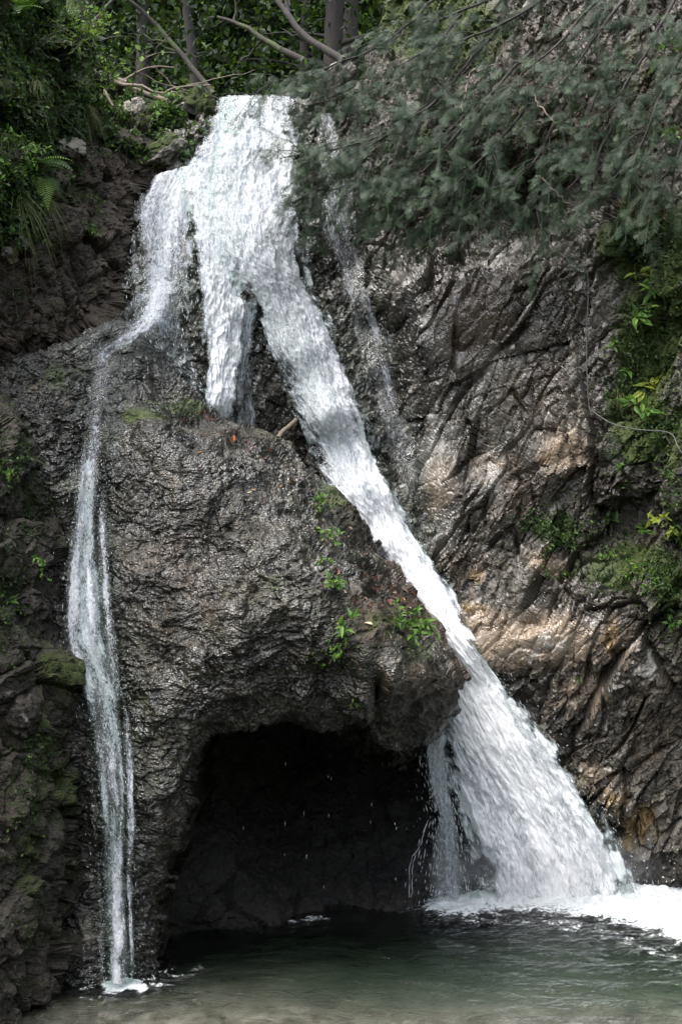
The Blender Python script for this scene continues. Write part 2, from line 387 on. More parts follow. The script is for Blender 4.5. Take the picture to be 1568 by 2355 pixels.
# ------------------------------------------------------------------ rock sheets
ROCKV, ROCKF, ROCKN = [], [], [0]
def blobs(u, v, lst):
    r = np.zeros(u.shape)
    for (a, b, ru, rv, s) in lst:
        r = np.maximum(r, s*np.exp(-(((u-a)/ru)**2+((v-b)/rv)**2)))
    return r
def sheet(name, poly, rbf, du, disp, rim, mat, attrs, edge=(7, 45, 2.5, 14), skirt=1.2, drop=0., seed=0, rimfn=None):
    p = np.array(poly, float)
    us = np.arange(p[:, 0].min()-2*du, p[:, 0].max()+3*du, du); vs = np.arange(p[:, 1].min()-2*du, p[:, 1].max()+3*du, du)
    U, W = np.meshgrid(us, vs); sh = U.shape
    q = np.stack([U.ravel(), W.ravel(), np.full(U.size, seed*3.3)], -1)
    sd = sdf(poly, U, W)
    sd = sd + (edge[0]*perlin(q/edge[1], seed)+edge[2]*perlin(q/edge[3], seed+1)).reshape(sh)
    gy, gx = np.gradient(sd, du); gl = np.sqrt(gx*gx+gy*gy)+1e-6; gx /= gl; gy /= gl
    ins = sd < 0
    qk = ins[:-1, :-1] | ins[1:, :-1] | ins[:-1, 1:] | ins[1:, 1:]
    mv = np.clip(sd, 0, du*1.5)
    U2 = U-mv*gx; W2 = W-mv*gy
    D = rbf(U2, W2); e = np.clip(-sd, 0, None)*D/FPX
    rr = rim if rimfn is None else rimfn(U2, W2)
    k = 1-np.clip(e/rr, 0, 1)
    D = D + rr*(1-np.sqrt(np.clip(1-k*k, 0, 1)))
    X = P3(U2, W2, D)
    dx = np.gradient(X, axis=1); dy = np.gradient(X, axis=0)
    N = np.cross(dy, dx); N /= np.linalg.norm(N, axis=-1, keepdims=True)+1e-9
    N = np.where((N[..., 1:2] > 0), -N, N)
    idx = -np.ones(sh, int)
    vm = np.zeros(sh, bool)
    vm[:-1, :-1] |= qk; vm[1:, :-1] |= qk; vm[:-1, 1:] |= qk; vm[1:, 1:] |= qk
    idx[vm] = np.arange(vm.sum())
    x, nn, uu, ww = X[vm], N[vm], U2[vm], W2[vm]
    h = disp(x, uu, ww)
    V = x + nn*h[:, None]
    F = np.stack([idx[:-1, :-1][qk], idx[1:, :-1][qk], idx[1:, 1:][qk], idx[:-1, 1:][qk]], -1)
    A = attrs(uu, ww, V)
    # skirt: the rim carried back into the hill
    ed = np.concatenate([F[:, [0, 1]], F[:, [1, 2]], F[:, [2, 3]], F[:, [3, 0]]])
    key = np.sort(ed, 1); kk = key[:, 0].astype(np.int64)*len(V)+key[:, 1]
    _, inv, cnt = np.unique(kk, return_inverse=True, return_counts=True)
    be = ed[cnt[inv] == 1]; bv = np.unique(be)
    rem = -np.ones(len(V), int); rem[bv] = np.arange(len(bv))
    rows = [V]; fs = [F]; prev = bv; pm = rem.copy(); base = len(V)
    for f in (.12, .4, 1.):
        w = V[bv].copy(); w[:, 1] += skirt*f; w[:, 2] -= drop*f
        w += np.stack([perlin(w*2.2, 5), 0*w[:, 0], perlin(w*2.2, 9)], -1)*.12*f
        cur = base+np.arange(len(bv)); base += len(bv); rows.append(w)
        fs.append(np.stack([prev[rem[be[:, 1]]], prev[rem[be[:, 0]]], cur[rem[be[:, 0]]], cur[rem[be[:, 1]]]], -1))
        prev = cur
    nb = len(bv)
    V = np.concatenate(rows); F = np.concatenate(fs)
    A = {k: np.concatenate([a]+[a[bv]]*3) for k, a in A.items()}
    ROCKV.append(V); ROCKF.append(F+ROCKN[0]); ROCKN[0] += len(V)
    me = mk_mesh(name, V, F, mat, False, A)
    return link(name, me)

# --- the cliff behind: lip of the fall, chute, right-hand wall
BACK = RBF([
 (480,236,13.8),(600,228,13.9),(692,230,13.9),(830,200,13.9),(400,330,13.2),(330,440,12.8),(550,330,13.45),(560,450,13.1),
 (450,500,12.75),(650,500,13.05),(560,620,12.6),(350,600,12.35),(350,720,11.95),(300,790,11.75),(480,800,12.2),(480,930,12.0),(600,780,12.55),
 (620,930,12.65),(690,1050,12.7),(700,800,12.65),(760,950,12.45),(830,1120,12.3),(900,1250,12.25),(1000,1400,12.15),(1080,1540,12.05),
 (1000,1700,12.6),(1100,1850,12.35),(1200,1950,12.4),(1300,1950,12.4),(1150,2100,12.5),(950,1900,13.3),(700,1900,13.9),(500,1500,13.4),(400,1100,12.2),(600,2200,13.9),(200,1500,11.8),(150,900,11.8),
 (760,300,13.8),(770,450,13.6),(750,600,13.35),(830,620,13.5),(860,760,13.4),(880,900,13.2),(900,1050,13.0),(960,1200,12.75),
 (900,650,13.0),(1000,640,12.8),(1150,540,12.95),(1180,500,13.2),(1250,560,12.7),(1130,660,12.45),(960,700,12.7),(960,800,12.75),(1000,950,12.75),(1020,1100,12.6),(1100,800,12.6),(1200,900,12.45),(1330,750,12.25),(1420,800,12.0),(1568,800,11.6),
 (1100,1050,12.5),(1250,1050,12.2),(1400,1100,11.95),(1568,1150,11.5),(1040,1250,12.5),(1150,1180,12.35),(1300,1180,12.3),(1450,1200,12.2),(1568,1230,11.8),
 (1060,1360,12.45),(1200,1330,12.2),(1350,1330,11.95),(1500,1330,11.7),(1100,1440,12.2),(1250,1450,11.9),(1400,1450,11.7),(1500,1500,11.6),(1568,1450,11.5),
 (1130,1560,12.25),(1180,1640,12.45),(1300,1620,12.1),(1420,1600,12.0),(1540,1650,11.9),(1300,1720,12.35),(1260,1700,12.25),(1330,1800,12.2),(1420,1850,12.1),(1480,1880,12.05),(1568,1850,11.95),
 (1380,1950,12.45),(1450,1980,12.3),(1450,2050,12.35),(1568,2050,12.25),(1568,2200,12.4),(1400,2200,12.6),
 (850,480,13.5),(950,540,13.55),(1000,480,13.3),(1100,490,13.5),(1220,480,13.3),(1330,470,12.7),(1450,520,11.95),(1568,500,11.6),(1450,620,12.0),(1568,650,11.4),
 (900,330,13.4),(1050,350,12.95),(1200,350,12.6),(1400,350,12.3),(1568,350,11.9),(900,100,14.2),(1050,100,13.5),(1250,100,13.0),(1568,50,12.3),(1800,400,11.4),(1800,1200,11.),(1800,2100,11.6),(1800,0,11.9)], .03)
_ca, _sa = math.cos(R(30)), math.sin(R(30))
def back_disp(p, u, v):
    q = p.copy(); q[:, 0] = p[:, 0]*_ca - p[:, 2]*_sa; q[:, 2] = p[:, 0]*_sa + p[:, 2]*_ca   # q.z runs along the strata
    q = q + .05*np.stack([fbm(p*1.7, 3, 1), fbm(p*1.7, 3, 2), fbm(p*1.7, 3, 3)], -1)
    right = sstep(830, 960, u)*sstep(430, 560, v)
    st = q*np.array([4.2, 2.4, .9])
    h = .02*ridged(st, 3, 4) + .17*facets(q*np.array([1.5, 1.2, .5]), 3, .7)*right
    h += .13*facets(q*np.array([4.4, 3.2, 1.6]), 5, .8)*(.35+.65*right)*(.35+.9*sstep(-.25, .25, fbm(p*.9, 2, 29))) + .055*facets(q*np.array([11., 9, 5.]), 6, .8) + .02*facets(q*np.array([24., 20, 14]), 7, .8)
    h += .1*fbm(p*1.1, 3, 8) + .008*fbm(p*22, 3, 12)
    smooth = np.maximum(blobs(u, v, [(1250, 1480, 160, 75, .8), (1120, 1480, 80, 70, .7), (1090, 760, 140, 150, .95), (1170, 590, 100, 55, .9), (1010, 1080, 70, 180, .8), (1230, 1050, 100, 80, .6), (1140, 1090, 60, 80, .6), (960, 720, 50, 100, .6)]), 0)
    h *= 1-np.clip(smooth*1., 0, .8)
    chute = 1-sstep(-10, 60, np.minimum(u-300, 99)) if False else 0
    # deep cracks between the beds of the right wall
    c = np.abs(perlin(q*np.array([2.1, 1.5, .42]), 21)); h -= .14*np.clip(.06-c, 0, 1)/.06*right*sstep(-.1, .3, fbm(p*1.3, 2, 23))
    return h
def back_attr(u, v, V):
    q = np.stack([u/140, v/140, 0*u], -1)
    n = .25*fbm(q, 4, 31)
    moss = blobs(u, v, [(1500, 560, 130, 130, 1.1), (1500, 760, 100, 170, 1.05), (1460, 960, 85, 130, .95), (1440, 1290, 170, 70, .85), (1270, 1220, 90, 60, .7), (1560, 1000, 60, 200, .6),
                        (1200, 830, 70, 70, .45), (1200, 300, 220, 220, .5), (1450, 250, 220, 280, .55), (980, 250, 200, 220, .5), (1000, 50, 260, 180, .75), (1540, 1350, 60, 160, .7), (1230, 1590, 50, 60, .5), (1480, 1700, 90, 120, .3), (910, 90, 30, 60, .9)])+n*.5
    tan = blobs(u, v, [(1240, 1480, 200, 85, 1.0), (1110, 1450, 90, 75, .8), (1010, 1120, 50, 120, .7), (1130, 1080, 70, 60, .55), (1290, 1040, 80, 70, .8), (1250, 1290, 70, 40, .7), (1330, 1600, 110, 70, .75), (1250, 1720, 90, 60, .6), (1370, 1790, 60, 50, .7), (770, 200, 50, 30, .9)])+n
    och = blobs(u, v, [(1470, 1900, 55, 70, .75), (1420, 1830, 40, 30, .6), (1250, 1050, 50, 40, .45), (1400, 1480, 40, 90, .55), (1090, 1400, 60, 20, .6), (1100, 1330, 40, 30, .5), (1430, 1990, 60, 40, .5)])+n*.6
    brown = blobs(u, v, [(1080, 720, 110, 110, 1.), (1200, 640, 80, 60, .7), (1200, 1130, 70, 100, .8), (1480, 1250, 120, 90, .5), (1480, 520, 110, 60, .8), (900, 520, 120, 100, .6), (1250, 250, 420, 260, .7), (950, 100, 250, 200, .7), (1250, 900, 150, 120, .6), (1180, 1650, 60, 60, .8), (1050, 1300, 120, 60, .6), (1500, 1650, 120, 200, .5)])+n+.1
    pale = blobs(u, v, [(1160, 590, 100, 60, .72), (980, 740, 45, 110, .7), (1340, 650, 70, 60, .6), (1420, 720, 50, 200, .55), (1510, 1000, 50, 80, .5), (1010, 1020, 60, 170, .68), (1130, 1100, 60, 70, .6), (1490, 1520, 50, 50, .75), (1240, 1480, 130, 60, .62), (1450, 1480, 60, 50, .5), (1420, 290, 40, 100, .45), (1150, 560, 70, 40, .5), (770, 195, 60, 30, .7), (1320, 1620, 80, 50, .5), (1300, 1000, 250, 200, .38), (1250, 700, 250, 160, .36), (1400, 1650, 150, 150, .35), (1150, 1250, 150, 80, .42)])  # pale mineral, plus wet sky sheen painted in as pale patches beside the fall
    wet = np.clip(.5+blobs(u, v, [(1000, 900, 130, 400, .6), (1100, 700, 200, 160, .5), (1250, 1480, 150, 90, .5), (600, 700, 400, 500, .5), (1450, 1900, 150, 150, .3)])-.5*sstep(1380, 1480, u)-.4*(1-sstep(380, 520, v)), 0, 1)
    return dict(moss=moss, tan=tan, ochre=och, brown=brown, pale=pale, wet=wet)
back = sheet('cliff', [(100,440),(330,330),(470,246),(560,232),(700,230),(770,205),(830,190),(870,90),(900,-60),(1820,-90),(1820,2330),(350,2330),(100,1500)],
             BACK, 3.0, back_disp, .22, M_lime, back_attr, skirt=2.5, drop=-.3, seed=1)
tag(back, kind='structure')

# --- the big tufa boulder with the cave under it
BOUL = RBF([
 (-250,800,10.2),(0,790,10.55),(110,790,10.75),(160,790,10.85),(230,760,11.1),(290,745,11.3),(340,800,11.35),(400,860,11.35),(480,925,11.35),(560,970,11.35),(640,1015,11.3),(740,1105,11.2),(870,1250,11.1),(1000,1430,10.75),(1060,1550,10.5),
 (-250,1000,10.2),(0,900,10.5),(90,1000,10.4),(220,900,10.85),(220,1000,10.65),(330,920,10.95),(350,1000,10.65),(480,1020,10.8),(450,1120,10.4),(600,1100,10.8),(650,1220,10.25),(800,1300,10.3),(250,1150,10.45),(300,1300,10.2),(500,1250,10.3),(500,1400,9.85),(700,1400,9.85),(850,1420,10.05),(930,1480,10.05),
 (600,1560,9.9),(780,1580,9.95),(700,1640,9.95),(870,1640,9.95),(960,1600,10.1),(1020,1575,10.3),(985,1695,11.0),(930,1692,10.65),(1030,1650,11.0),(540,1660,9.95),
 (150,1300,10.35),(200,1480,10.15),(200,1700,10.05),(250,1900,9.95),(250,2250,9.82),(330,2300,9.9),(400,1600,9.9),(400,1800,9.9),(350,2000,9.9),(150,2000,10.1),(140,2300,9.8),(-100,1500,10.2),(-100,2000,10.2)], .04)
BPOLY = [(-250,890),(-60,858),(20,838),(70,808),(110,796),(165,772),(230,738),(290,742),(345,800),(410,862),(470,915),(515,945),(600,985),(640,1008),(690,1045),(740,1108),(800,1152),(835,1200),(872,1252),(920,1310),(965,1375),(1000,1432),(1040,1500),(1074,1562),
 (1050,1582),(1042,1625),(1020,1668),(985,1700),(960,1690),(900,1705),(850,1690),(815,1662),(760,1668),(700,1655),(620,1652),(545,1652),(492,1690),(455,1765),(440,1840),(420,1920),(400,2000),(380,2080),(365,2160),(355,2340),(-250,2400)]
def boul_disp(p, u, v):
    w = p + .10*np.stack([fbm(p*3, 2, 1), fbm(p*3, 2, 2), fbm(p*3, 2, 3)], -1)
    h = .16*fbm(p*1.15, 3, 40) + .085*fbm(w*3.2, 3, 41)
    h += .05*np.clip(.5-worley(w*np.array([4., 4, 3.]), 4)[0], -.4, .5)
    f1 = worley(w*np.array([14., 15, 25]), 7)[0]; f2 = worley(w*np.array([30., 32, 48]), 9)[0]
    am = .45+.75*sstep(-.25, .3, fbm(p*1.8, 2, 44))
    am *= 1-.65*sstep(-170, -20, sdf([(640,1000),(1100,1560),(1000,1720),(780,1640),(760,1300)], u, v)*-1-150)
    h += am*(.034*(.55-f1) + .016*(.55-f2)) + .02*facets(w*np.array([6, 6, 7]), 48, .7) + .012*fbm(w*9, 3, 46)
    # furrows where runoff has draped the face
    h += .035*ridged(w*np.array([5, 5, 1.1]), 2, 47)*sstep(950, 1250, v)
    h -= .12*blobs(u, v, [(430, 960, 70, 25, 1), (620, 1060, 60, 30, .6)])
    h += .10*blobs(u, v, [(380, 1020, 60, 60, 1), (540, 1180, 90, 90, .6), (560, 1500, 60, 140, .7), (300, 1080, 60, 60, .5)])
    # slot at the right of the cave mouth
    h -= .25*blobs(u, v, [(870, 1600, 18, 60, 1)])
    return h
def boul_attr(u, v, V):
    q = np.stack([u/110, v/110, 0*u], -1); n = .55*fbm(q, 5, 51)
    ridge = np.exp(-np.clip(-sdf(BPOLY, u, v), 0, None)/60)*sstep(700, 950, u+.0*v)*(v < 1560)
    moss = blobs(u, v, [(330, 960, 90, 25, .75), (430, 930, 80, 15, .6), (130, 880, 50, 80, .6), (560, 1080, 60, 40, .45), (750, 1150, 50, 50, .6), (880, 1420, 90, 120, .42), (960, 1500, 80, 60, .5), (800, 1280, 40, 60, .5), (640, 1350, 40, 40, .4), (60, 880, 70, 60, .4), (480, 1100, 200, 120, .3), (350, 1700, 60, 250, .36), (250, 1500, 120, 200, .3), (800, 1550, 150, 60, .36)])+n*.5+.06
    brown = np.maximum(.95*ridge, blobs(u, v, [(420, 1350, 260, 300, .46), (850, 1420, 160, 160, .6), (960, 1570, 130, 60, .7), (650, 1120, 120, 60, .5), (780, 1600, 150, 60, .5), (500, 1000, 140, 40, .5), (380, 2000, 60, 200, .4), (20, 1000, 100, 200, .5)]))+n
    tan = blobs(u, v, [(420, 1100, 120, 80, .35), (60, 900, 80, 60, .35)])+n*.3
    wet = np.clip(.95+1.1*fbm(np.stack([u/150, v/150, 0*u], -1), 3, 55)-.7*blobs(u, v, [(870, 1420, 140, 140, 1), (980, 1560, 120, 60, 1), (780, 1180, 90, 60, .8), (560, 1000, 120, 40, .7)]), 0, 1)
    z = np.zeros(len(u))
    return dict(moss=moss, tan=tan, ochre=z, brown=brown, pale=z+.2, wet=wet)
boulder = sheet('tufa_boulder', BPOLY, BOUL, 2.4, boul_disp, .2, M_tufa, boul_attr, edge=(5, 60, 2.5, 17), skirt=3.0, seed=2,
                rimfn=lambda u, v: .12+.25*sstep(1500, 1640, v)*(u < 960)+.12*(v < 1500)*(u > 300)+.4*sstep(640, 800, u)*(1-sstep(1520, 1600, v)))
tag(boulder, 'huge wet grey-brown boulder of scaly tufa overhanging a black cave above the pool', 'boulder')

# --- inner wall of the cave
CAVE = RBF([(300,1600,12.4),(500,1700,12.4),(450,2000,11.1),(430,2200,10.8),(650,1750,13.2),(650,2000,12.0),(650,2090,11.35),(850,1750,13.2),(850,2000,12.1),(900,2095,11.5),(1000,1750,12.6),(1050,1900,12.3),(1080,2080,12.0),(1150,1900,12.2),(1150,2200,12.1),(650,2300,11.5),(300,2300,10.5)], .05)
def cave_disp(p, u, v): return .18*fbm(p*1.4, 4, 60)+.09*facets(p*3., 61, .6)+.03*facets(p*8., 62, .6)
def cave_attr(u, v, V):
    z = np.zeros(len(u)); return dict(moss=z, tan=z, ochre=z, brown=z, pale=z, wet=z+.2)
cave = sheet('cave_wall', [(280,1560),(1130,1560),(1180,2330),(280,2330)], CAVE, 5, cave_disp, .1, M_cave_shade, cave_attr, skirt=.6, seed=3)
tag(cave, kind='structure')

# --- left bank: upper earthy wall and lower mossy wall
LUP = RBF([(-250,-60,9.6),(0,0,10.8),(60,-60,11.3),(110,100,11.7),(150,180,12.0),(250,200,12.9),(300,250,13.3),(400,240,13.6),(480,240,13.7),(440,320,13.3),(420,390,13.0),(330,420,12.6),(300,480,12.3),(290,600,12.0),(270,680,11.65),(230,740,11.3),(110,800,10.9),
 (0,200,10.6),(0,400,10.4),(0,600,10.5),(0,830,10.55),(100,300,11.4),(200,330,12.2),(100,450,11.2),(200,450,12.0),(100,600,11.2),(200,600,11.7),(300,330,12.8),(-250,500,9.4),(-250,800,9.8)], .04)
def left_disp(p, u, v):
    w = p+.12*np.stack([fbm(p*2, 3, 1), fbm(p*2, 3, 2), fbm(p*2, 3, 3)], -1)
    return .2*fbm(p*1.2, 4, 70)+.13*facets(w*2.4, 71, .7)+.055*facets(w*6., 72, .7)+.02*facets(w*14, 73, .7)+.012*fbm(p*24, 3, 74)
def lup_attr(u, v, V):
    q = np.stack([u/120, v/120, 0*u], -1); n = .3*fbm(q, 4, 81); z = np.zeros(len(u))
    moss = np.maximum(.8*(1-sstep(330, 520, v+.35*u)), blobs(u, v, [(400, 260, 70, 60, .75), (360, 350, 90, 40, .7), (200, 520, 80, 80, .6), (130, 700, 120, 80, .45), (80, 560, 100, 80, .5), (150, 450, 100, 60, .6), (30, 700, 50, 60, .5)]))+n*.5
    return dict(moss=moss, tan=blobs(u, v, [(310, 260, 40, 30, .7), (370, 330, 50, 30, .45)])+n*.5, ochre=blobs(u, v, [(265, 240, 30, 40, .5)]), brown=.6+n+z, pale=blobs(u, v, [(400, 340, 60, 25, .65), (310, 250, 40, 30, .65), (420, 250, 60, 30, .55), (170, 330, 40, 30, .6)])+.1, wet=z+.12)
lup = sheet('upper_left_bank', [(-250,-90),(55,-90),(100,40),(140,150),(220,190),(270,240),(380,232),(480,236),(455,310),(425,388),(330,420),(303,480),(290,600),(270,690),(225,745),(160,775),(115,806),(75,822),(20,855),(-60,880),(-250,920)],
            LUP, 3.0, left_disp, .3, M_brown, lup_attr, skirt=2.0, seed=4)
tag(lup, kind='structure')
LLO = RBF([(-250,920,9.2),(0,940,9.95),(60,1000,10.1),(130,1100,10.25),(0,1100,9.8),(60,1200,9.95),(140,1300,10.1),(0,1300,9.6),(155,1460,10.0),(60,1450,9.7),(180,1550,9.9),(0,1600,9.35),(100,1600,9.65),(170,1640,9.85),(150,1750,9.75),(0,1800,9.2),(80,1900,9.35),(155,1900,9.65),(0,2050,9.05),(140,2100,9.5),(70,2200,9.15),(125,2330,9.35),(0,2340,8.9),(-250,1500,8.6),(-250,2300,8.2)], .04)
def llo_attr(u, v, V):
    q = np.stack([u/90, v/90, 0*u], -1); n = .35*fbm(q, 4, 91); z = np.zeros(len(u))
    moss = np.maximum(blobs(u, v, [(70, 1900, 90, 220, .62), (20, 1400, 40, 100, .6), (60, 1170, 70, 80, .5), (40, 2200, 80, 120, .4), (10, 1050, 40, 60, .5), (80, 1750, 60, 50, .6), (60, 2100, 80, 200, .62)]), .46)+n*.6
    return dict(moss=moss, tan=blobs(u, v, [(50, 1640, 40, 40, .5), (20, 1180, 40, 60, .35)])+n*.4, ochre=blobs(u, v, [(60, 1330, 60, 15, .4)]), brown=.38+n+z, pale=z+.1, wet=z+.35)
llo = sheet('lower_left_wall', [(-250,900),(-60,915),(20,940),(70,1005),(125,1100),(145,1300),(150,1455),(170,1545),(164,1640),(146,1710),(162,1900),(142,2080),(128,2340),(120,2500),(-250,2500)],
            LLO, 2.8, left_disp, .3, M_brown, llo_attr, skirt=1.5, seed=5)
tag(llo, kind='structure')

BVH = BVHTree.FromPolygons([tuple(v) for v in np.concatenate(ROCKV)], [tuple(f) for f in np.concatenate(ROCKF)])
CAM = Vector((0, 0, CZ))
def hit(u, v, Dd=12.):
    d = Vector(P3(u, v, 1.)-np.array([0, 0, CZ]))
    loc, nor, _, _ = BVH.ray_cast(CAM, d.normalized())
    if loc is None: return np.array(P3(u, v, Dd)), np.array([0, -1., 0])
    n = np.array(nor)
    if n@np.array(d) > 0: n = -n
    return np.array(loc), n

# ------------------------------------------------------------------ ground behind the lip, added slope around the camera, pool
def grid_mesh(xs, ys, fz):
    X, Y = np.meshgrid(xs, ys); Z = fz(X, Y)
    n, m = X.shape; i = np.arange(n-1)[:, None]*m+np.arange(m-1)[None]
    F = np.stack([i, i+1, i+m+1, i+m], -1).reshape(-1, 4)
    return np.stack([X, Y, Z], -1).reshape(-1, 3), F
def ffloor(X, Y):
    p = np.stack([X.ravel(), Y.ravel(), 0*X.ravel()], -1)
    return 7.4+np.clip(Y-15, 0, None)*.24+np.clip(Y-29, 0, None)*.9+.5*np.abs(X+.2)**1.3*.35+.3*fbm(p*.5, 4, 100).reshape(X.shape)+.06*fbm(p*3, 3, 101).reshape(X.shape)
V, F = grid_mesh(np.arange(-14, 14.1, .2), np.arange(14.0, 40, .25), ffloor)
tag(link('forest_floor', mk_mesh('forest_floor', V, F, M_soil)), kind='structure')
def gorge():
    # unseen horseshoe slope added around the camera to block low sky light
    pts = [(-4.6, 11.2), (-3.6, 9), (-4.5, 5), (-6, 0), (-7, -6), (-7, -14), (-3, -22), (5, -22), (10, -14), (10, -6), (8, 0), (6, 6), (5.0, 10), (5.2, 11.5)]
    c = spline(pts, 120); T = np.gradient(c, axis=0); T /= np.linalg.norm(T, axis=1, keepdims=True)
    Nn = np.stack([T[:, 1], -T[:, 0]], -1)
    hs = np.linspace(-1.2, 17, 40)
    V = np.zeros((120, 40, 3))
    for k, h in enumerate(hs):
        V[:, k, :2] = c+Nn*(max(h, 0)*.75); V[:, k, 2] = h
    # the added slope is lower downstream and on the left, letting light in
    low = 1-.15*np.exp(-((c[:, 1]+22)/9)**2)-.25*(c[:, 0] < -2); V[:, :, 2] = np.where(V[:, :, 2] > 0, V[:, :, 2]*low[:, None], V[:, :, 2])
    q = V.reshape(-1, 3); d = .5*fbm(q*.5, 4, 110)+.2*fbm(q*2, 3, 111)
    q = q+np.repeat(np.concatenate([Nn, 0*Nn[:, :1]], 1), 40, 0)*(d[:, None]+.15)
    i = np.arange(119)[:, None]*40+np.arange(39)[None]
    return q, np.stack([i, i+1, i+41, i+40], -1).reshape(-1, 4)
V, F = gorge()
tag(link('added_light_block_slope', mk_mesh('added_light_block_slope', V, F, M_soil)), kind='structure')

def bed_z(X, Y):
    p = np.stack([X.ravel(), Y.ravel(), 0*X.ravel()], -1)
    d = .10+1.1*sstep(8.9, 11.9, Y+.12*X+.35*fbm(p*.6, 3, 120).reshape(X.shape))+.25*sstep(-1.6, -2.6, X)*0
    h, = (facets(p*np.array([3.2, 3.2, 1]), 121, .3),)
    st = 1.5*np.clip(.55-worley(p*np.array([5., 5, 1]), 122)[0], 0, 1)+.7*np.clip(.5-worley(p*np.array([11., 11, 1]), 123)[0], 0, 1)
    return -d+.07*h.reshape(X.shape)*.6+.10*st.reshape(X.shape)
V, F = grid_mesh(np.arange(-5, 5.6, .04), np.arange(5.5, 13.5, .04), bed_z)
tag(link('pool_bed', mk_mesh('pool_bed', V, F, M_bed)), kind='structure')
def pool_z(X, Y):
    p = np.stack([X.ravel(), Y.ravel(), 0*X.ravel()], -1)
    src = np.exp(-(((X-1.9)/1.6)**2+((Y-11.6)/1.0)**2))+.55*np.exp(-(((X+1.6)/.6)**2+((Y-9.85)/.45)**2))
    h = .02*fbm(p*np.array([1.6, 2.6, 1]), 3, 130)+.008*fbm(p*np.array([6, 10, 1]), 3, 131)
    h2 = .035*fbm(p*np.array([5., 9, 1]), 4, 132)
    r = np.sqrt((X-2.0)**2+(Y-11.7)**2)
    wv = .006*np.sin(r*17+3*fbm(p*1.2, 2, 133).reshape(X.shape))*np.exp(-((r-1.6)/.9)**2)
    return h.reshape(X.shape)+h2.reshape(X.shape)*np.clip(src, 0, 1)+wv
xs, ys = np.arange(-4.6, 5.0, .03), np.arange(5.6, 13.3, .03)
V, F = grid_mesh(xs, ys, pool_z)
nx, ny = len(xs), len(ys)
ring = np.concatenate([np.arange(nx), np.arange(1, ny)*nx+nx-1, (ny-1)*nx+np.arange(nx-2, -1, -1), np.arange(ny-2, 0, -1)*nx])
low = V[ring].copy(); low[:, 2] = -2.4; b = len(V)+np.arange(len(ring)); r2 = np.roll(ring, -1); b2 = np.roll(b, -1)
V = np.concatenate([V, low])
tag(link('water', mk_mesh('water', V, [F, np.stack([r2, ring, b, b2], -1), b[None, ::-1]], M_pool)), kind='structure')

# ------------------------------------------------------------------ white water
def ribbon(rungs, depth, name, mat, nt, ns, lump=.035, layers=((0., 0.),), seed=0, parent=None, edgep=.5, skew=0., streak=.3, stretch=False):
    """rungs: (uL,vL,uR,vR,dens); depth(u,v,s,t)->metres"""
    r = spline(rungs, nt); s = np.linspace(0, 1, ns)
    U = r[:, 0:1]*(1-s)+r[:, 2:3]*s; W = r[:, 1:2]*(1-s)+r[:, 3:4]*s
    mb_V, mb_F, at = [], [], {k: [] for k in ('s', 't', 'dens', 'layer')}
    n0 = 0
    for li, (off, dd) in enumerate(layers):
        X = P3(U, W, depth(U, W)-off)
        tl = np.concatenate([[0], np.cumsum(np.linalg.norm(np.diff(X[:, ns//2], axis=0), axis=1))])
        wl = np.linalg.norm(X[:, -1]-X[:, 0], axis=1)
        S = (s[None]-.5)*wl[:, None]; vm_ = W.mean(1); kf = 2.1-.9*sstep(500, 1400, vm_); tl2 = np.concatenate([[0], np.cumsum(np.diff(tl)*kf[1:])]) if stretch else tl; T = np.repeat(tl2[:, None], ns, 1)
        dx = np.gradient(X, axis=1); dy = np.gradient(X, axis=0); N = np.cross(dy, dx); N /= np.linalg.norm(N, axis=-1, keepdims=True)+1e-9
        N = np.where(N[..., 1:2] > 0, -N, N)
        q = np.stack([S.ravel(), T.ravel(), np.full(S.size, seed*5.1+li*2.3)], -1)
        q[:, 1] = (TW := T*1.0).ravel()
        h = lump*(1.0*fbm(q*np.array([11, 2.4, 1]), 3, seed+li)+.45*ridged(q*np.array([22, 5., 1]), 2, seed+7+li))
        X = X+N*h.reshape(S.shape)[..., None]
        ed = np.clip(np.minimum(s, 1-s)*2, 0, 1)[None]*np.ones_like(S)
        wv = fbm(q*np.array([7., 1.0, 1]), 3, seed+20).reshape(S.shape); st_ = fbm(q*np.array([6., .45, 1]), 3, seed+25).reshape(S.shape)
        wv2 = fbm(q*np.array([10., 5., 1]), 3, seed+28).reshape(S.shape)
        ef = sstep(0, edgep, ed+.5*wv+.38*wv2-.09)
        zone = np.exp(-((W-880)/190)**2)
        d = (r[:, 4:5]+dd+skew*(s[None]-.62)*zone+streak*st_)*(.25+.75*ef)-(1-ef)*.25
        i = np.arange(nt-1)[:, None]*ns+np.arange(ns-1)[None]
        mb_F.append(np.stack([i, i+ns, i+ns+1, i+1], -1).reshape(-1, 4)+n0); n0 += S.size
        mb_V.append(X.reshape(-1, 3)); at['s'].append(S.ravel()+seed*3.7); at['t'].append(T.ravel()); at['dens'].append(d.ravel()); at['layer'].append(np.full(S.size, li*1.7+seed))
    me = mk_mesh(name, np.concatenate(mb_V), np.concatenate(mb_F), mat, True, {k: np.concatenate(a) for k, a in at.items()})
    return link(name, me, parent)

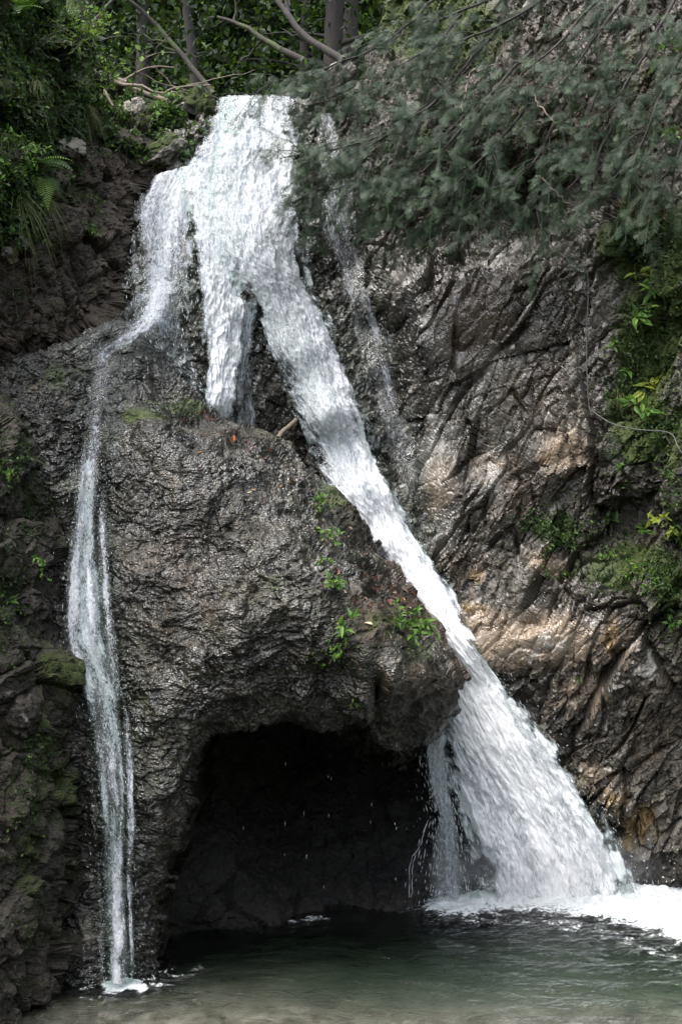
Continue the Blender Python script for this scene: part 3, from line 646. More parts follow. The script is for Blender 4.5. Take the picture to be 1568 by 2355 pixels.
def bed_of(fn, off): return lambda u, v: fn(u, v)-off
def main_d(u, v):
    d = BACK(u, v)-.16
    low = 12.05+(v-1540)/(2080-1540)*(11.78-12.05)
    w = sstep(1440, 1620, v); return d*(1-w)+(low-.0006*np.abs(u-1180)*0)*w
M_R = [(500,222,706,222,0.42),(500,262,706,262,0.5),(490,330,704,330,0.64),(478,400,702,430,0.72),(480,520,706,520,0.74),(505,600,721,620,0.76),(558,690,754,720,0.76),(597,780,786,800,0.76),(645,890,821,900,0.74),(690,985,860,1000,0.8),(735,1095,907,1125,0.99),(785,1200,972,1235,1.14),(850,1300,1034,1340,1.14),(920,1410,1090,1465,1.14),(985,1520,1140,1545,1.14),(992,1640,1222,1640,1.12),(1004,1740,1302,1740,1.06),(1028,1830,1372,1830,1.02),(1058,1930,1420,1910,0.99),(1086,2000,1446,1990,0.99),(1098,2085,1474,2085,1.04)]
wf = ribbon(M_R, main_d, 'waterfall', M_fall, 760, 150, .045, ((0, .12), (.09, -.22)), 1, edgep=.3, skew=.75, stretch=True)
tag(wf, 'broad white main waterfall rushing diagonally behind the boulder into the pool', 'waterfall')
L_R = [(486,226,600,224,.42),(470,270,600,262,.55),(452,320,595,330,.66),(405,400,575,425,.68),(425,500,565,520,.72),(444,600,566,600,.84),(455,700,566,700,.95),(464,800,556,800,1.),(464,905,545,905,1.),(460,960,540,985,1.)]
wl = ribbon(L_R, bed_of(BACK, .14), 'waterfall', M_fall, 380, 80, .045, ((0, .1), (.07, -.25)), 2, edgep=.4, stretch=True)
tag(wl, 'short white leg of the fall dropping straight onto the top of the boulder', 'waterfall')
G_R = [(540,690,600,700,.55),(535,790,592,790,.5),(528,880,592,880,.46),(520,960,604,995,.5)]
wg = ribbon(G_R, bed_of(BACK, .1), 'thin_curtain', M_veil, 150, 26, .02, ((0, 0.),), 3, parent=wl)
V_R = [(325,412,500,362,.78),(300,470,475,450,.72),(296,560,460,550,.66),(292,640,460,650,.6),(288,700,455,700,.5),(298,755,455,760,.46),(330,810,450,820,.3),(385,860,468,880,.33),(418,890,478,905,.36)]
wv = ribbon(V_R, bed_of(BACK, .1), 'waterfall', M_veil, 260, 80, .03, ((0, 0.),), 4, edgep=.4, streak=.55)
tag(wv, 'thin broken veil of water spreading over dark rock left of the main fall', 'waterfall')
B_R = [(700,262,790,262,.55),(712,350,806,350,.58),(720,430,822,430,.62),(728,520,840,520,.6),(742,600,866,620,.55),(762,700,888,710,.5),(785,800,915,800,.42),(810,900,940,900,.36),(845,1000,965,1000,.32),(885,1120,990,1120,.25),(930,1220,1010,1220,.1)]
wb = ribbon(B_R, bed_of(BACK, .12), 'waterfall', M_veil, 330, 50, .03, ((0, 0.),), 5, edgep=.8, streak=.5)
tag(wb, 'narrow trickling veil down the dark gully right of the main fall', 'waterfall')
C_R = [(290,610,440,620,.5),(275,660,450,690,.54),(245,715,425,752,.54),(200,758,365,802,.5),(158,792,315,832,.45),(160,860,294,890,.4),(162,930,286,952,.37),(164,1010,276,1012,0.33),(152,1100,256,1100,0.44),(146,1200,254,1200,0.47),(142,1300,260,1300,0.48),(142,1400,266,1400,0.5),(146,1475,276,1475,0.55),(178,1560,300,1560,0.56),(196,1650,308,1650,0.54),(210,1750,314,1750,0.52),(214,1850,320,1850,0.5),(218,1950,322,1950,0.5),(222,2050,322,2050,0.5),(228,2150,320,2150,0.5),(232,2262,322,2262,0.52)]
def side_d(u, v):
    w = sstep(640, 770, v); return (BACK(u, v)-.1)*(1-w)+(BOUL(u, v)-.15)*w
wc = ribbon(C_R, side_d, 'waterfall', M_side, 760, 60, .04, ((0, 0.),), 6, edgep=.9, streak=.5)
tag(wc, 'slim side cascade running down the left face of the boulder into the pool', 'waterfall')
for k, (pts, wd, dn) in enumerate([
 ([(196,1020),(192,1090),(184,1180),(176,1280),(172,1390),(172,1470),(188,1515),(206,1570),(224,1650),(238,1750),(244,1850),(250,1950),(256,2100),(258,2262)], [10,20,24,26,28,30,34,32,28,24,24,22,20,22], .62),
 ([(236,1130),(236,1210),(240,1300),(248,1400),(256,1500),(266,1600),(276,1750),(280,1850),(276,2000),(284,2150),(288,2262)], [8,22,26,24,26,28,24,22,20,18,22], .6),
 ([(216,1060),(206,1180),(204,1280),(214,1400),(224,1520),(240,1640),(256,1780),(262,1900),(266,2050),(272,2262)], [8,18,22,26,40,44,42,36,34,34], .72),
 ([(270,1560),(290,1640),(298,1780),(302,1900),(298,2020),(302,2150),(304,2262)], [6,16,18,16,14,12,12], .46),
 ([(214,1700),(216,1800),(222,1900),(226,1980),(232,2100),(236,2262)], [6,14,16,14,12,12], .42)]):
    rg = [(a-w_/2*1.9, b, a+w_/2*1.9, b, (dn-.1+.12*math.sin(i*2.1+k))*(.35 if i == 0 else .75 if i == 1 else 1.)) for i, ((a, b), w_) in enumerate(zip(pts, wd))]
    ribbon(rg, bed_of(BOUL, .17+.02*k), 'strand', M_side, 520, 26, .04, ((0, 0.),), 30+k, parent=wc, edgep=1., streak=.8)
S_R = [(978,1690,1045,1690,.5),(966,1735,1035,1740,.5),(980,1830,1048,1830,.46),(992,1885,1064,1885,.42),(978,1960,1084,1960,.42),(962,2088,1110,2088,.46)]
ws = ribbon(S_R, lambda u, v: 11.75-(v-1690)/400*.06, 'waterfall', M_veil, 220, 56, .03, ((0, 0.), (.05, -.1)), 7, edgep=.5, streak=.4)
tag(ws, 'small thin fall fanning out beside the cave mouth left of the main fall', 'waterfall')

OCT = np.array([(1, 0, 0), (-1, 0, 0), (0, 1, 0), (0, -1, 0), (0, 0, 1), (0, 0, -1)], float)
OCTF = np.array([(0, 2, 4), (2, 1, 4), (1, 3, 4), (3, 0, 4), (2, 0, 5), (1, 2, 5), (3, 1, 5), (0, 3, 5)])
def drops(pos, dirs, L, w):
    """small elongated drops; L,w arrays in metres"""
    mb = MB(); M = frames(dirs, np.tile([0.1, -1., .05], (len(pos), 1)), np.ones(len(pos)))
    M = M*np.stack([L, w, w], -1)[:, None, :]
    mb.inst(OCT, OCTF, M, pos); return mb
def ribbon_spray(rungs, depth, n, parent, tmin=0., edge=True, spread=14, size=(.004, .011), out=.12):
    r = spline(rungs, 400); i = (tmin*398+rng.random(n)*(1-tmin)*398).astype(int)
    s = rng.random(n)
    if edge: e_ = .3-np.abs(rng.normal(size=n))*.24; s = np.where(rng.random(n) < .5, e_, 1-e_)
    a, b = r[i], r[i+1]
    u = a[:, 0]*(1-s)+a[:, 2]*s; v = a[:, 1]*(1-s)+a[:, 3]*s; u2 = b[:, 0]*(1-s)+b[:, 2]*s; v2 = b[:, 1]*(1-s)+b[:, 3]*s
    D = depth(u, v)-rng.random(n)*out
    p = P3(u, v, D); d = P3(u2, v2, depth(u2, v2))-P3(u, v, depth(u, v)); d += np.array([0, 0, -1e-4])
    w = size[0]+(size[1]-size[0])*rng.random(n)**2
    ok = p[:, 2] > 0
    o = drops(p[ok], d[ok], (w*(2+5*rng.random(n)))[ok], w[ok]*.7).build('spray', M_spray, parent); tag(o, kind='stuff'); return o
ribbon_spray(M_R, main_d, 900, wf, .70, True, size=(.0018, .004))
ribbon_spray(M_R, main_d, 700, wf, .1, False, size=(.002, .004), out=.14)
ribbon_spray(C_R, bed_of(BOUL, .16), 260, wc, .35, True, size=(.0015, .003))
ribbon_spray(C_R, bed_of(BOUL, .16), 350, wc, .3, False, size=(.0015, .003))
ribbon_spray(B_R, bed_of(BACK, .1), 300, wb, .2, False, size=(.0015, .0035))
ribbon_spray(S_R, lambda u, v: 11.7+0*u, 300, ws, .2, True, size=(.003, .007))
ribbon_spray(V_R, bed_of(BACK, .1), 300, wv, .1, False, size=(.003, .008))
# fine strings left of the small fall
mb = MB()
for k in range(2):
    u0 = 986-k*2+random.uniform(-3, 3); u1 = 940+k*6
    c = spline([(u0, 1885), (u0*.6+u1*.4, 1935), (u1+3, 1990), (u1, 2088)], 26)
    X = P3(c[:, 0], c[:, 1], 11.68-np.linspace(0, .04, 26)); X[:, 0] += .004*rng.normal(size=26)
    j = random.randrange(4)
    while j < 23:
        e = random.randrange(2, 6); q = X[j:j+e+1]
        if random.random() < .75: mb.tube(q, .0006+.002*np.sin(np.linspace(.2, 2.9, len(q))), 5)
        j += e
tag(mb.build('strand', M_spray, ws), kind='stuff')
# drips from the roof of the cave
n = 16; u = rng.choice([655, 700, 752, 610, 850, 910, 560, 640, 762], n)+rng.normal(size=n)*5; v = 1680+rng.random(n)*400
o = drops(P3(u, v, 10.15+.2*rng.random(n)), np.tile([0, 0, -1.], (n, 1)), .010+.018*rng.random(n), .0008+.0006*rng.random(n)).build('dripping_water', M_spray)
tag(o, 'sparse drips falling from the cave roof to the pool', 'water drops', kind='stuff')

# foam on the pool
def foam(name, poly, h, margin, dens, seed, label, step=.018, ex=.3):
    a = np.array(poly, float); y = CZ*FPX/(a[:, 1]-CV); x = (a[:, 0]-CU)/FPX*y
    xs = np.arange(x.min()-ex, x.max()+ex, step); ys = np.arange(y.min()-ex, y.max()+ex, step)
    X, Y = np.meshgrid(xs, ys); p = np.stack([X.ravel(), Y.ravel(), 0*X.ravel()+seed], -1)
    sd = sdf(list(zip(x, y)), X, Y)+.16*fbm(p*2.2, 4, seed).reshape(X.shape)+.11*fbm(p*8, 4, seed+4).reshape(X.shape)
    m = sstep(margin, -margin, sd)
    lump = fbm(p*np.array([3.5, 4.5, 1]), 4, seed+2).reshape(X.shape)
    Z = pool_z(X, Y)+.006+h*sstep(.02, -.45, sd)*(1+1.4*lump)+.03*np.clip(m, 0, 1)*1.6*np.abs(fbm(p*9, 4, seed+3)).reshape(X.shape)
    n_, m_ = X.shape; i = np.arange(n_-1)[:, None]*m_+np.arange(m_-1)[None]
    keep = (m > .02); qk = keep[:-1, :-1] & keep[1:, :-1] & keep[:-1, 1:] & keep[1:, 1:]
    F = np.stack([i, i+1, i+m_+1, i+m_], -1)[qk]
    idx = np.unique(F); re = -np.ones(X.size, int); re[idx] = np.arange(len(idx))
    V = np.stack([X, Y, Z], -1).reshape(-1, 3)[idx]
    return tag(link(name, mk_mesh(name, V, re[F], M_foam, True, {'dens': (m*dens).ravel()[idx]})), label, 'foam', kind='stuff')
foam('foam', [(925,2100),(985,2068),(1120,2045),(1300,2040),(1430,2035),(1568,2042),(1680,2042),(1680,2205),(1568,2178),(1500,2158),(1400,2132),(1300,2112),(1200,2100),(1100,2112),(1000,2110)], .055, .46, .8, 1, 'churning white foam where the main fall strikes the pool')
foam('foam', [(215,2262),(250,2246),(310,2246),(335,2262),(320,2282),(240,2285)], .03, .09, .78, 2, 'small white foam patch at the foot of the left cascade', .012)
foam('foam', [(140,2300),(200,2250),(340,2235),(480,2215),(520,2235),(400,2275),(300,2300),(200,2320)], .0, .12, .4, 3, 'scattered bubbles drifting from the left cascade across dark water', .014)
foam('foam', [(660,2120),(700,2113),(760,2113),(765,2120),(700,2127)], .0, .06, .5, 4, 'faint pale streak of foam in the cave shadow', .012)

foam('foam', [(900,2105),(1100,2105),(1300,2110),(1420,2140),(1568,2190),(1680,2215),(1680,2260),(1568,2235),(1450,2190),(1300,2150),(1150,2135),(1000,2125)], .0, .16, .42, 5, 'thin streaks of foam trailing off the edge of the white water', .014)
# splash thrown up where the falls land
n = 500; u = rng.uniform(985, 1560, n); v = 2062-rng.exponential(16, n)*(1+1.2*(u > 1390)); D = 11.78-.25*rng.random(n)
p = P3(u, v, D); w_ = .002+.004*rng.random(n)**2
rand0 = rng.normal(size=(n, 3))+np.array([0, 0, 1.2])
tag(drops(p, rand0, w_*(1.2+2*rng.random(n)), w_).build("splash", M_spray, wf), kind="stuff")
n = 140; u = 280+rng.normal(size=n)*45; v = 2262-rng.exponential(14, n); p = P3(u, v, 9.84-.15*rng.random(n)); w_ = .002+.003*rng.random(n)
rand0 = rng.normal(size=(n, 3))+np.array([0, 0, 1.2])
tag(drops(p, rand0, w_*(1.2+2*rng.random(n)), w_).build('splash', M_spray, wc), kind='stuff')

# drifting spray over the splash, thinning outwards
def mist(loc, rad, dens):
    import bmesh
    bm = bmesh.new(); bmesh.ops.create_icosphere(bm, subdivisions=3, radius=1.); me = bpy.data.meshes.new('mist')
    for v_ in bm.verts: v_.co = Vector((v_.co.x*rad[0], v_.co.y*rad[1], v_.co.z*rad[2]))
    bm.to_mesh(me); bm.free()
    t = NT('spray_mist'); m = t.map(t.co(), tuple(1/r for r in rad))
    ln = t.n('ShaderNodeVectorMath', operation='LENGTH'); t.set(ln.inputs[0], m)
    d = t.math('MULTIPLY', t.rng(ln.outputs['Value'], 1., .1), t.rng(t.noise(t.co(), 3.5, 3), .3, .7, .2*dens, dens))
    pv = t.n('ShaderNodeVolumePrincipled'); pv.inputs['Color'].default_value = (.95, .97, 1, 1); t.set(pv.inputs['Density'], d)
    t.set(t.out.inputs['Volume'], pv.outputs[0]); me.materials.append(t.m)
    o = link('mist', me, None, loc); return tag(o, 'thin drifting mist where the main fall meets the pool', 'mist', kind='stuff')
mist(P3(1230, 2010, 11.55), (1.35, .35, .5), 1.3)

# ------------------------------------------------------------------ vegetation kit
def leaf_t(w=.42, fold=.12, tip=.15):
    """one leaf lying along +x, folded on its midrib, pointed"""
    V = np.array([(0, 0, 0), (.28, w*.5, fold), (.62, w*.42, fold*.8-tip*.4), (1, 0, -tip), (.62, -w*.42, fold*.8-tip*.4), (.28, -w*.5, fold), (.3, 0, 0), (.64, 0, -tip*.4)], float)
    F = np.array([(0, 6, 1, 1), (6, 7, 2, 1), (7, 3, 2, 2), (0, 5, 6, 6), (5, 4, 7, 6), (4, 3, 7, 7)])
    T = np.array([(0, 6, 1), (6, 7, 2), (6, 2, 1), (7, 3, 2), (0, 5, 6), (5, 4, 7), (5, 7, 6), (4, 3, 7)])
    return V, T
LEAF = leaf_t(); NARROW = leaf_t(.26, .06, .2)
FAR = (np.array([(0, 0, 0), (.5, .3, .06), (1, 0, -.1), (.5, -.3, .06)], float), np.array([(0, 1, 2), (0, 2, 3)]))
def yew_spray():
    V, F = [], []
    def needles(o, d, L, k, nl):
        d = np.array(d, float)/np.linalg.norm(d); sd = np.array([-d[1], d[0], 0])
        for i in range(k):
            t = (i+.4)/k; b = np.array(o)+d*L*t
            for s in (1, -1):
                q = d*.55+sd*s*.85; q /= np.linalg.norm(q); l = nl*.85*(1-.55*t)
                e = b+q*l+np.array([0, 0, -.10*l]); w = d*.0135
                n0 = len(V); V.extend([b-w, b+w, e+w*.3, e-w*.3]); F.append((n0, n0+1, n0+2, n0+3))
    needles((0, 0, 0), (1, 0, 0), 1., 11, .2)
    for t, s, L in ((.15, 1, .55), (.25, -1, .55), (.42, 1, .42), (.52, -1, .4), (.68, 1, .26), (.76, -1, .22)):
        needles((t, 0, 0), (.75, .66*s, -.12), L, 6, .16)
    V = np.array(V); V[:, 2] -= .28*V[:, 0]**2+.25*V[:, 1]**2
    return V, np.array(F)
YEW = yew_spray()
def frond():
    V, F = [], []
    for i in range(18):
        t = (i+1)/19; L = .36*math.sin(math.pi*min(1, t*.8+.18))*(1.05-t*.75)
        for s in (1, -1):
            b = np.array([t, 0, 0]); q = np.array([.35, .94*s, -.1]); n0 = len(V)
            for f, w in ((0, .010), (.35, .015), (.7, .011), (1, .002)):
                c = b+q*L*f; V.extend([c-np.array([w, 0, 0]), c+np.array([w, 0, 0])])
            for k in range(3): F.append((n0+2*k, n0+2*k+1, n0+2*k+3, n0+2*k+2))
    n0 = len(V); V.extend([(0, -.008, .004), (0, .008, .004), (1, .002, .004), (1, -.002, .004)]); F.append((n0, n0+1, n0+2, n0+3))
    V = np.array(V, float); V[:, 2] += .55*V[:, 0]-.75*V[:, 0]**2
    return V, np.array(F)
FROND = frond()
def unit(a): return a/(np.linalg.norm(a, axis=-1, keepdims=True)+1e-9)
def rand_dirs(n, bias, k): return unit(rng.normal(size=(n, 3))+np.array(bias)*k)

def leafy_plant(u, v, size, nleaf, label, leaf=.07, mat=None, narrow=False, droop=.3, off=.0, name='leafy_plant', group=None, up=.7):
    p, n = hit(u, v); p = p+n*off
    root = empty(name, p, label, 'plant', group)
    st = MB(); lf = MB(); k = max(3, nleaf//6)
    base = unit(n*.7+np.array([0, -.2, up]))
    for i in range(k):
        d = unit(base+rng.normal(size=3)*.55); L = size*(.5+.6*random.random())
        c = np.array([d*L*t+np.array([0, 0, -droop*L*t*t]) for t in np.linspace(0, 1, 6)])
        st.tube(c, np.linspace(.0035, .0015, 6), 4)
        m = max(4, nleaf//k); t = .35+.65*rng.random(m); q = np.array([np.interp(t, np.linspace(0, 1, 6), c[:, j]) for j in range(3)]).T
        dr = unit(rng.normal(size=(m, 3))*.8+d*.6+np.array([0, -.35, -.25])); up_ = unit(rng.normal(size=(m, 3))*.35+np.array([0, -.55, .8]))
        lf.inst(*(NARROW if narrow else LEAF), frames(dr, up_, leaf*(.6+.7*rng.random(m))), q)
    st.build('stem', M_twig, root); lf.build('leaves', mat or M_leafg, root, smooth=False)
    return root
def fern(u, v, size, nf, label, az=None, mat=None):
    p, n = hit(u, v); root = empty('fern', p, label, 'fern', 'ferns on the rocks')
    for i in range(nf):
        mb = MB(); d = unit(n*.8+np.array([0, -.3, .3])+rng.normal(size=3)*.55)
        if az is not None: d = unit(np.array(az)+rng.normal(size=3)*.25)
        mb.inst(*FROND, frames(d[None], np.array([[0, -.45, 1.]]), np.array([size*(.75+.5*random.random())])), np.zeros((1, 3)))
        mb.build('frond', mat or M_leafg, root, smooth=False)
    return root
def grass(u, v, size, nb, label):
    p, n = hit(u, v); mb = MB()
    for i in range(nb):
        d = unit(n*.8+np.array([0, 0, .5])+rng.normal(size=3)*.45); L = size*(.6+.6*random.random())
        t = np.linspace(0, 1, 7)[:, None]; c = d*L*t*.7+np.array([0, -.1, -1.])*L*t*t*.8+rng.normal(size=3)*.02
        sd = unit(np.cross(d, [0, -1., .2])); w = np.linspace(.0045, .0006, 7)[:, None]
        V = np.stack([c-sd*w, c+sd*w], 1).reshape(-1, 3); F = np.array([(2*k, 2*k+1, 2*k+3, 2*k+2) for k in range(6)])
        mb.add(V, F, random.random())
    o = mb.build('grass_tuft', M_grass, None, p, smooth=False); return tag(o, label, 'grass', 'grass tufts on the left bank')

# ------------------------------------------------------------------ overhanging evergreens, upper right
LIMBS = {
 'evergreen shrub with feathery boughs reaching left above the lip of the fall': [[(1010,-10,13.6),(870,110,13.3),(740,160,13.0),(615,190,12.8)], [(1060,40,13.3),(930,170,13.0),(800,215,12.7),(700,240,12.6)]],
 'evergreen shrub whose lowest boughs dangle in front of the white fall': [[(1120,90,12.9),(980,250,12.5),(820,330,12.2),(640,362,12.0)], [(1080,150,12.9),(930,280,12.5),(800,360,12.3),(700,400,12.2)], [(1120,200,12.8),(980,350,12.4),(860,410,12.2),(735,440,12.2)]],
 'evergreen shrub drooping over the dark hollow above the grey cliff': [[(1280,150,12.4),(1150,320,12.1),(1020,440,12.1),(900,490,12.3)], [(1300,220,12.2),(1220,380,12.0),(1090,460,12.1),(990,520,12.3)], [(1220,120,12.6),(1080,270,12.3),(960,400,12.2),(840,440,12.3)]],
 'evergreen shrub hanging beside the steel cable at the cliff top': [[(1420,120,12.1),(1340,290,11.8),(1260,410,11.8),(1190,500,12.1)], [(1440,200,12.0),(1390,330,11.7),(1320,420,11.7),(1250,470,11.9)]],
 'evergreen shrub at the top right edge of the gorge': [[(1620,40,11.8),(1530,200,11.5),(1470,330,11.4),(1400,450,11.6)], [(1640,160,11.7),(1580,300,11.4),(1530,400,11.3),(1490,450,11.5)], [(1560,-20,12.0),(1480,120,11.8),(1420,230,11.7),(1370,330,11.8)]],
 'tall evergreen shrub spreading across the upper right forest edge': [[(1300,-40,13.0),(1150,60,12.7),(1010,110,12.7),(880,160,12.9)], [(1400,-30,12.6),(1290,90,12.2),(1180,190,12.1),(1070,260,12.2)], [(1500,-60,12.4),(1400,40,12.0),(1330,140,11.9),(1270,230,12.0)], [(1200,-60,13.4),(1080,20,13.1),(980,60,13.1),(900,90,13.3)]],
}
for lab, limbs in LIMBS.items():
    r0 = np.array(P3(*limbs[0][0]))
    root = empty('evergreen_shrub', r0, lab, 'shrub', 'evergreen shrubs hanging over the gorge')
    for lb in limbs:
        c = spline([P3(*q) for q in lb], 40); L = np.linalg.norm(np.diff(c, axis=0), axis=1).sum()
        br = MB(); nd = MB()
        c = c+.05*np.stack([fbm(c*2, 2, 5), fbm(c*2, 2, 6), fbm(c*2, 2, 7)], -1)
        br.tube(c, np.linspace(.018, .004, 40), 6)
        nt = int(L*14)
        for k in range(nt):
            t = .04+.96*(k+random.random())/nt; i = min(38, int(t*39)); b = c[i]; ax = unit(c[i+1]-c[i])
            d = unit(ax*.55+rng.normal(size=3)*.75+np.array([-.25, -.35, -.1])); l = (.35+.5*random.random())*(1.1-.45*t)
            tt = np.linspace(0, 1, 9)[:, None]
            tw = b+d*l*tt+np.array([0, 0, -.55])*l*tt**1.8
            br.tube(tw, np.linspace(.0042, .0014, 9), 4)
            m = int(8+6*random.random())
            f = .12+.88*(np.arange(m)+rng.random(m))/m; j = np.minimum((f*8).astype(int), 7)
            pos = tw[j]+(tw[j+1]-tw[j])*(f*8-j)[:, None]; td = unit(tw[j+1]-tw[j])
            dr = unit(td*.9+rng.normal(size=(m, 3))*.6+np.array([-.05, -.15, -.35]))
            up = unit(rng.normal(size=(m, 3))*.45+np.array([0, -.7, .7]))
            a = np.clip(.5*random.random()+.5*rng.random(m), 0, 1)
            nd.inst(*YEW, frames(dr, up, .075+.1*rng.random(m)), pos, a)
        bo = br.build('branch', M_bark, root, origin=r0); nd.build('needles', M_yew, bo, origin=r0, smooth=False)

# bare twigs hanging from the evergreens
for lab, pts in (('pale bare twig hanging among the evergreen boughs', [(1130,150,12.),(1075,175,11.9),(1068,230,11.9),(1060,290,11.9)]),
                 ('long bare twig drooping beside the top of the cable', [(1230,400,11.9),(1290,450,11.7),(1310,480,11.7),(1322,540,11.8)]),
                 ('crooked bare twig between evergreen boughs and mossy rock', [(1220,210,12.),(1250,260,11.8),(1330,330,11.7),(1375,410,11.8)])):
    c = spline([P3(*q) for q in pts], 24); mb = MB(); c = c+.012*rng.normal(size=c.shape); mb.tube(c, np.linspace(.009, .004, 24), 5)
    tag(mb.build('bare_twig', M_dead, None, c[0], origin=c[0]), lab, 'twig', 'bare twigs in the evergreens')

# ------------------------------------------------------------------ forest behind the lip
def tree(u, v, D, lean, r, H, label, crown=(.0, 0), leafm=None, nleaf=1600, barkm=None, leafsz=.11, name='tree'):
    b = P3(u, v, D); X, Y = b[0], b[1]; z = float(ffloor(np.array([[X]]), np.array([[Y]]))[0, 0])-.15
    base = np.array([X, Y, z]); root = empty(name, base, label, 'tree', 'forest trees above the fall')
    t = np.linspace(0, 1, 24)[:, None]
    c = np.array([lean[0], lean[1], 1.])*H*t+.12*np.stack([fbm(np.c_[t*3, t*0+u, t*0], 2, 3), fbm(np.c_[t*3, t*0+u, t*0], 2, 4), 0*t[:, 0]], -1)
    tr = MB(); tr.tube(c, np.linspace(r, r*.35, 24)*(1+.5*np.exp(-np.linspace(0, 1, 24)*18)), 9)
    to = tr.build('trunk', barkm or M_bark, root)
    lf = MB(); nl = 14
    for k in range(nl):
        h = .06+.92*(k+random.random())/nl; i = int(h*23); a = random.uniform(0, 6.28); L = random.uniform(.8, 2.0)*(1.1-.5*h)
        d = unit(np.array([math.cos(a), math.sin(a)*.9-.25, .35])); tt = np.linspace(0, 1, 8)[:, None]
        q = c[i]+d*L*tt+np.array([0, 0, -.25])*L*tt**2
        lm = MB(); lm.tube(q, np.linspace(r*.3, .006, 8), 5); lm.build('limb', barkm or M_bark, root)
        m = nleaf//nl; f = rng.random(m)**.7; j = np.minimum((f*7).astype(int), 6)
        pos = q[j]+rng.normal(size=(m, 3))*np.array([.34, .34, .2])*(.5+L*.4)
        lf.inst(*FAR, frames(rand_dirs(m, (0, -.3, -.4), .8), rand_dirs(m, (0, -.4, .9), 1.2), leafsz*(.6+.8*rng.random(m))), pos, np.clip(rng.random(m)*.6+.4*random.random(), 0, 1))
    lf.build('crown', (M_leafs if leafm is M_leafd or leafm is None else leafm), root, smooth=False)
T = [
 (170, 120, 15.2, (.02, .0), .17, 6, 'thick dark mossy trunk rising on the left bank beside the lip', M_leafd, M_barkm, 1500),
 (330, 100, 21, (-.02, .0), .12, 8, 'straight dark trunk behind the fallen branches', M_leafd, M_bark, 2200),
 (400, 90, 24, (.03, 0), .10, 8, 'slim trunk deep in the wood left of the stream', M_leafy, M_bark, 2200),
 (260, 80, 27, (.0, 0), .14, 9, 'far trunk with bright leaves above the left bank', M_leafy, M_bark, 2600),
 (590, 60, 26, (-.05, 0), .13, 9, 'dark trunk straight above the lip of the fall', M_leafd, M_bark, 2400),
 (520, 40, 30, (.05, 0), .14, 9, 'distant sunlit tree in the gap above the waterfall', M_leafy, M_bark, 3000),
 (690, 60, 22, (.04, 0), .10, 8, 'leaning trunk right of the lip among bright leaves', M_leafy, M_bark, 2400),
 (765, 40, 19, (.02, 0), .16, 8, 'stout upright trunk behind the evergreen boughs', M_leafd, M_bark, 1800),
 (815, 40, 20.5, (-.02, 0), .15, 8, 'second upright trunk close right of the stout one', M_leafd, M_bark, 1800),
 (640, 20, 33, (0, 0), .16, 9, 'farthest pale green tree at the top centre', M_leafy, M_bark, 3000),
 (860, 20, 28, (0, 0), .14, 9, 'tree with yellow-green leaves behind the two upright trunks', M_leafy, M_bark, 2600),
 (120, 20, 24, (0, 0), .14, 9, 'tree filling the top left corner behind the ferns', M_leafd, M_bark, 2600),
 (460, 60, 18.5, (-.1, 0), .07, 7, 'thin leaning sapling left of the lip', M_leafd, M_bark, 1200),
]
for (u, v, D, lean, r, H, lab, lm, bm, nl) in T: tree(u, v, D, lean, r, H, lab, None, lm, nl, bm)
# far wood: one mass of leaves closing the view uphill
mb = MB(); n = 60000
u = rng.uniform(-300, 1900, n); D = rng.uniform(22, 34, n); X = (u-CU)/FPX*D
z = ffloor(X[None], D[None])[0]+rng.uniform(0, 10, n)
q = np.stack([X, D, z], -1); cl = fbm(q*.7, 3, 140)
ok = cl > -.3; q = q[ok]; m = len(q)
mb.inst(*FAR, frames(rand_dirs(m, (0, -.3, -.4), .8), rand_dirs(m, (0, -.4, .9), 1.2), .16+.2*rng.random(m)), q, np.clip(.5+1.2*fbm(q*.5, 2, 141)+.3*rng.normal(size=m), 0, 1))
tag(mb.build('far_wood', M_leafs, smooth=False), 'dense dark wood closing the hillside beyond the trees', 'woodland', kind='stuff')

# undergrowth between the trees
mb = MB(); n = 7000
u = rng.uniform(60, 950, n); D = rng.uniform(15.6, 25, n); X = (u-CU)/FPX*D
z = ffloor(X[None], D[None])[0]+rng.uniform(0, 1., n)*rng.uniform(.2, 2.0, n); q = np.stack([X, D, z], -1)
q = q[fbm(q*1.3, 3, 150) > .04]; m = len(q)
mb.inst(*FAR, frames(rand_dirs(m, (0, -.3, -.4), .8), rand_dirs(m, (0, -.4, .9), 1.2), .05+.09*rng.random(m)), q, np.clip(.4+1.5*fbm(q*.8, 2, 151)+.3*rng.normal(size=m), 0, 1))
tag(mb.build('undergrowth', M_leafs, smooth=False), 'leafy undergrowth on the wood floor behind the lip', 'undergrowth', kind='stuff')

# leaning and fallen wood
def wood(name, pts, r0, r1, label, mat=M_bark, side=0, cat='branch', group=None):
    c = spline([P3(*q) for q in pts], 30); c = c+.02*np.stack([fbm(c*3, 2, 1), fbm(c*3, 2, 2), fbm(c*3, 2, 3)], -1)
    mb = MB(); mb.tube(c, np.linspace(r0, r1, 30), 8)
    for k in range(side):
        i = random.randrange(6, 26); d = unit(unit(c[i+1]-c[i])+rng.normal(size=3)*.8); L = random.uniform(.3, .9); t = np.linspace(0, 1, 8)[:, None]
        q = c[i]+d*L*t+.03*rng.normal(size=(8, 3))*t; mb.tube(q, np.linspace(max(r1, r0*.45), .003, 8), 5)
    return tag(mb.build(name, mat, None, c[0], origin=c[0]), label, cat, group)
wood('leaning_branch', [(490,215,15.),(430,140,15.2),(370,70,15.4),(280,-20,15.6)], .035, .02, 'dark straight pole leaning left above the lip', M_barkm, 3)
wood('leaning_branch', [(140,130,13.4),(190,70,13.5),(250,10,13.6),(290,-30,13.7)], .022, .012, 'thin dark stem leaning right above the left bank', M_barkm, 2)
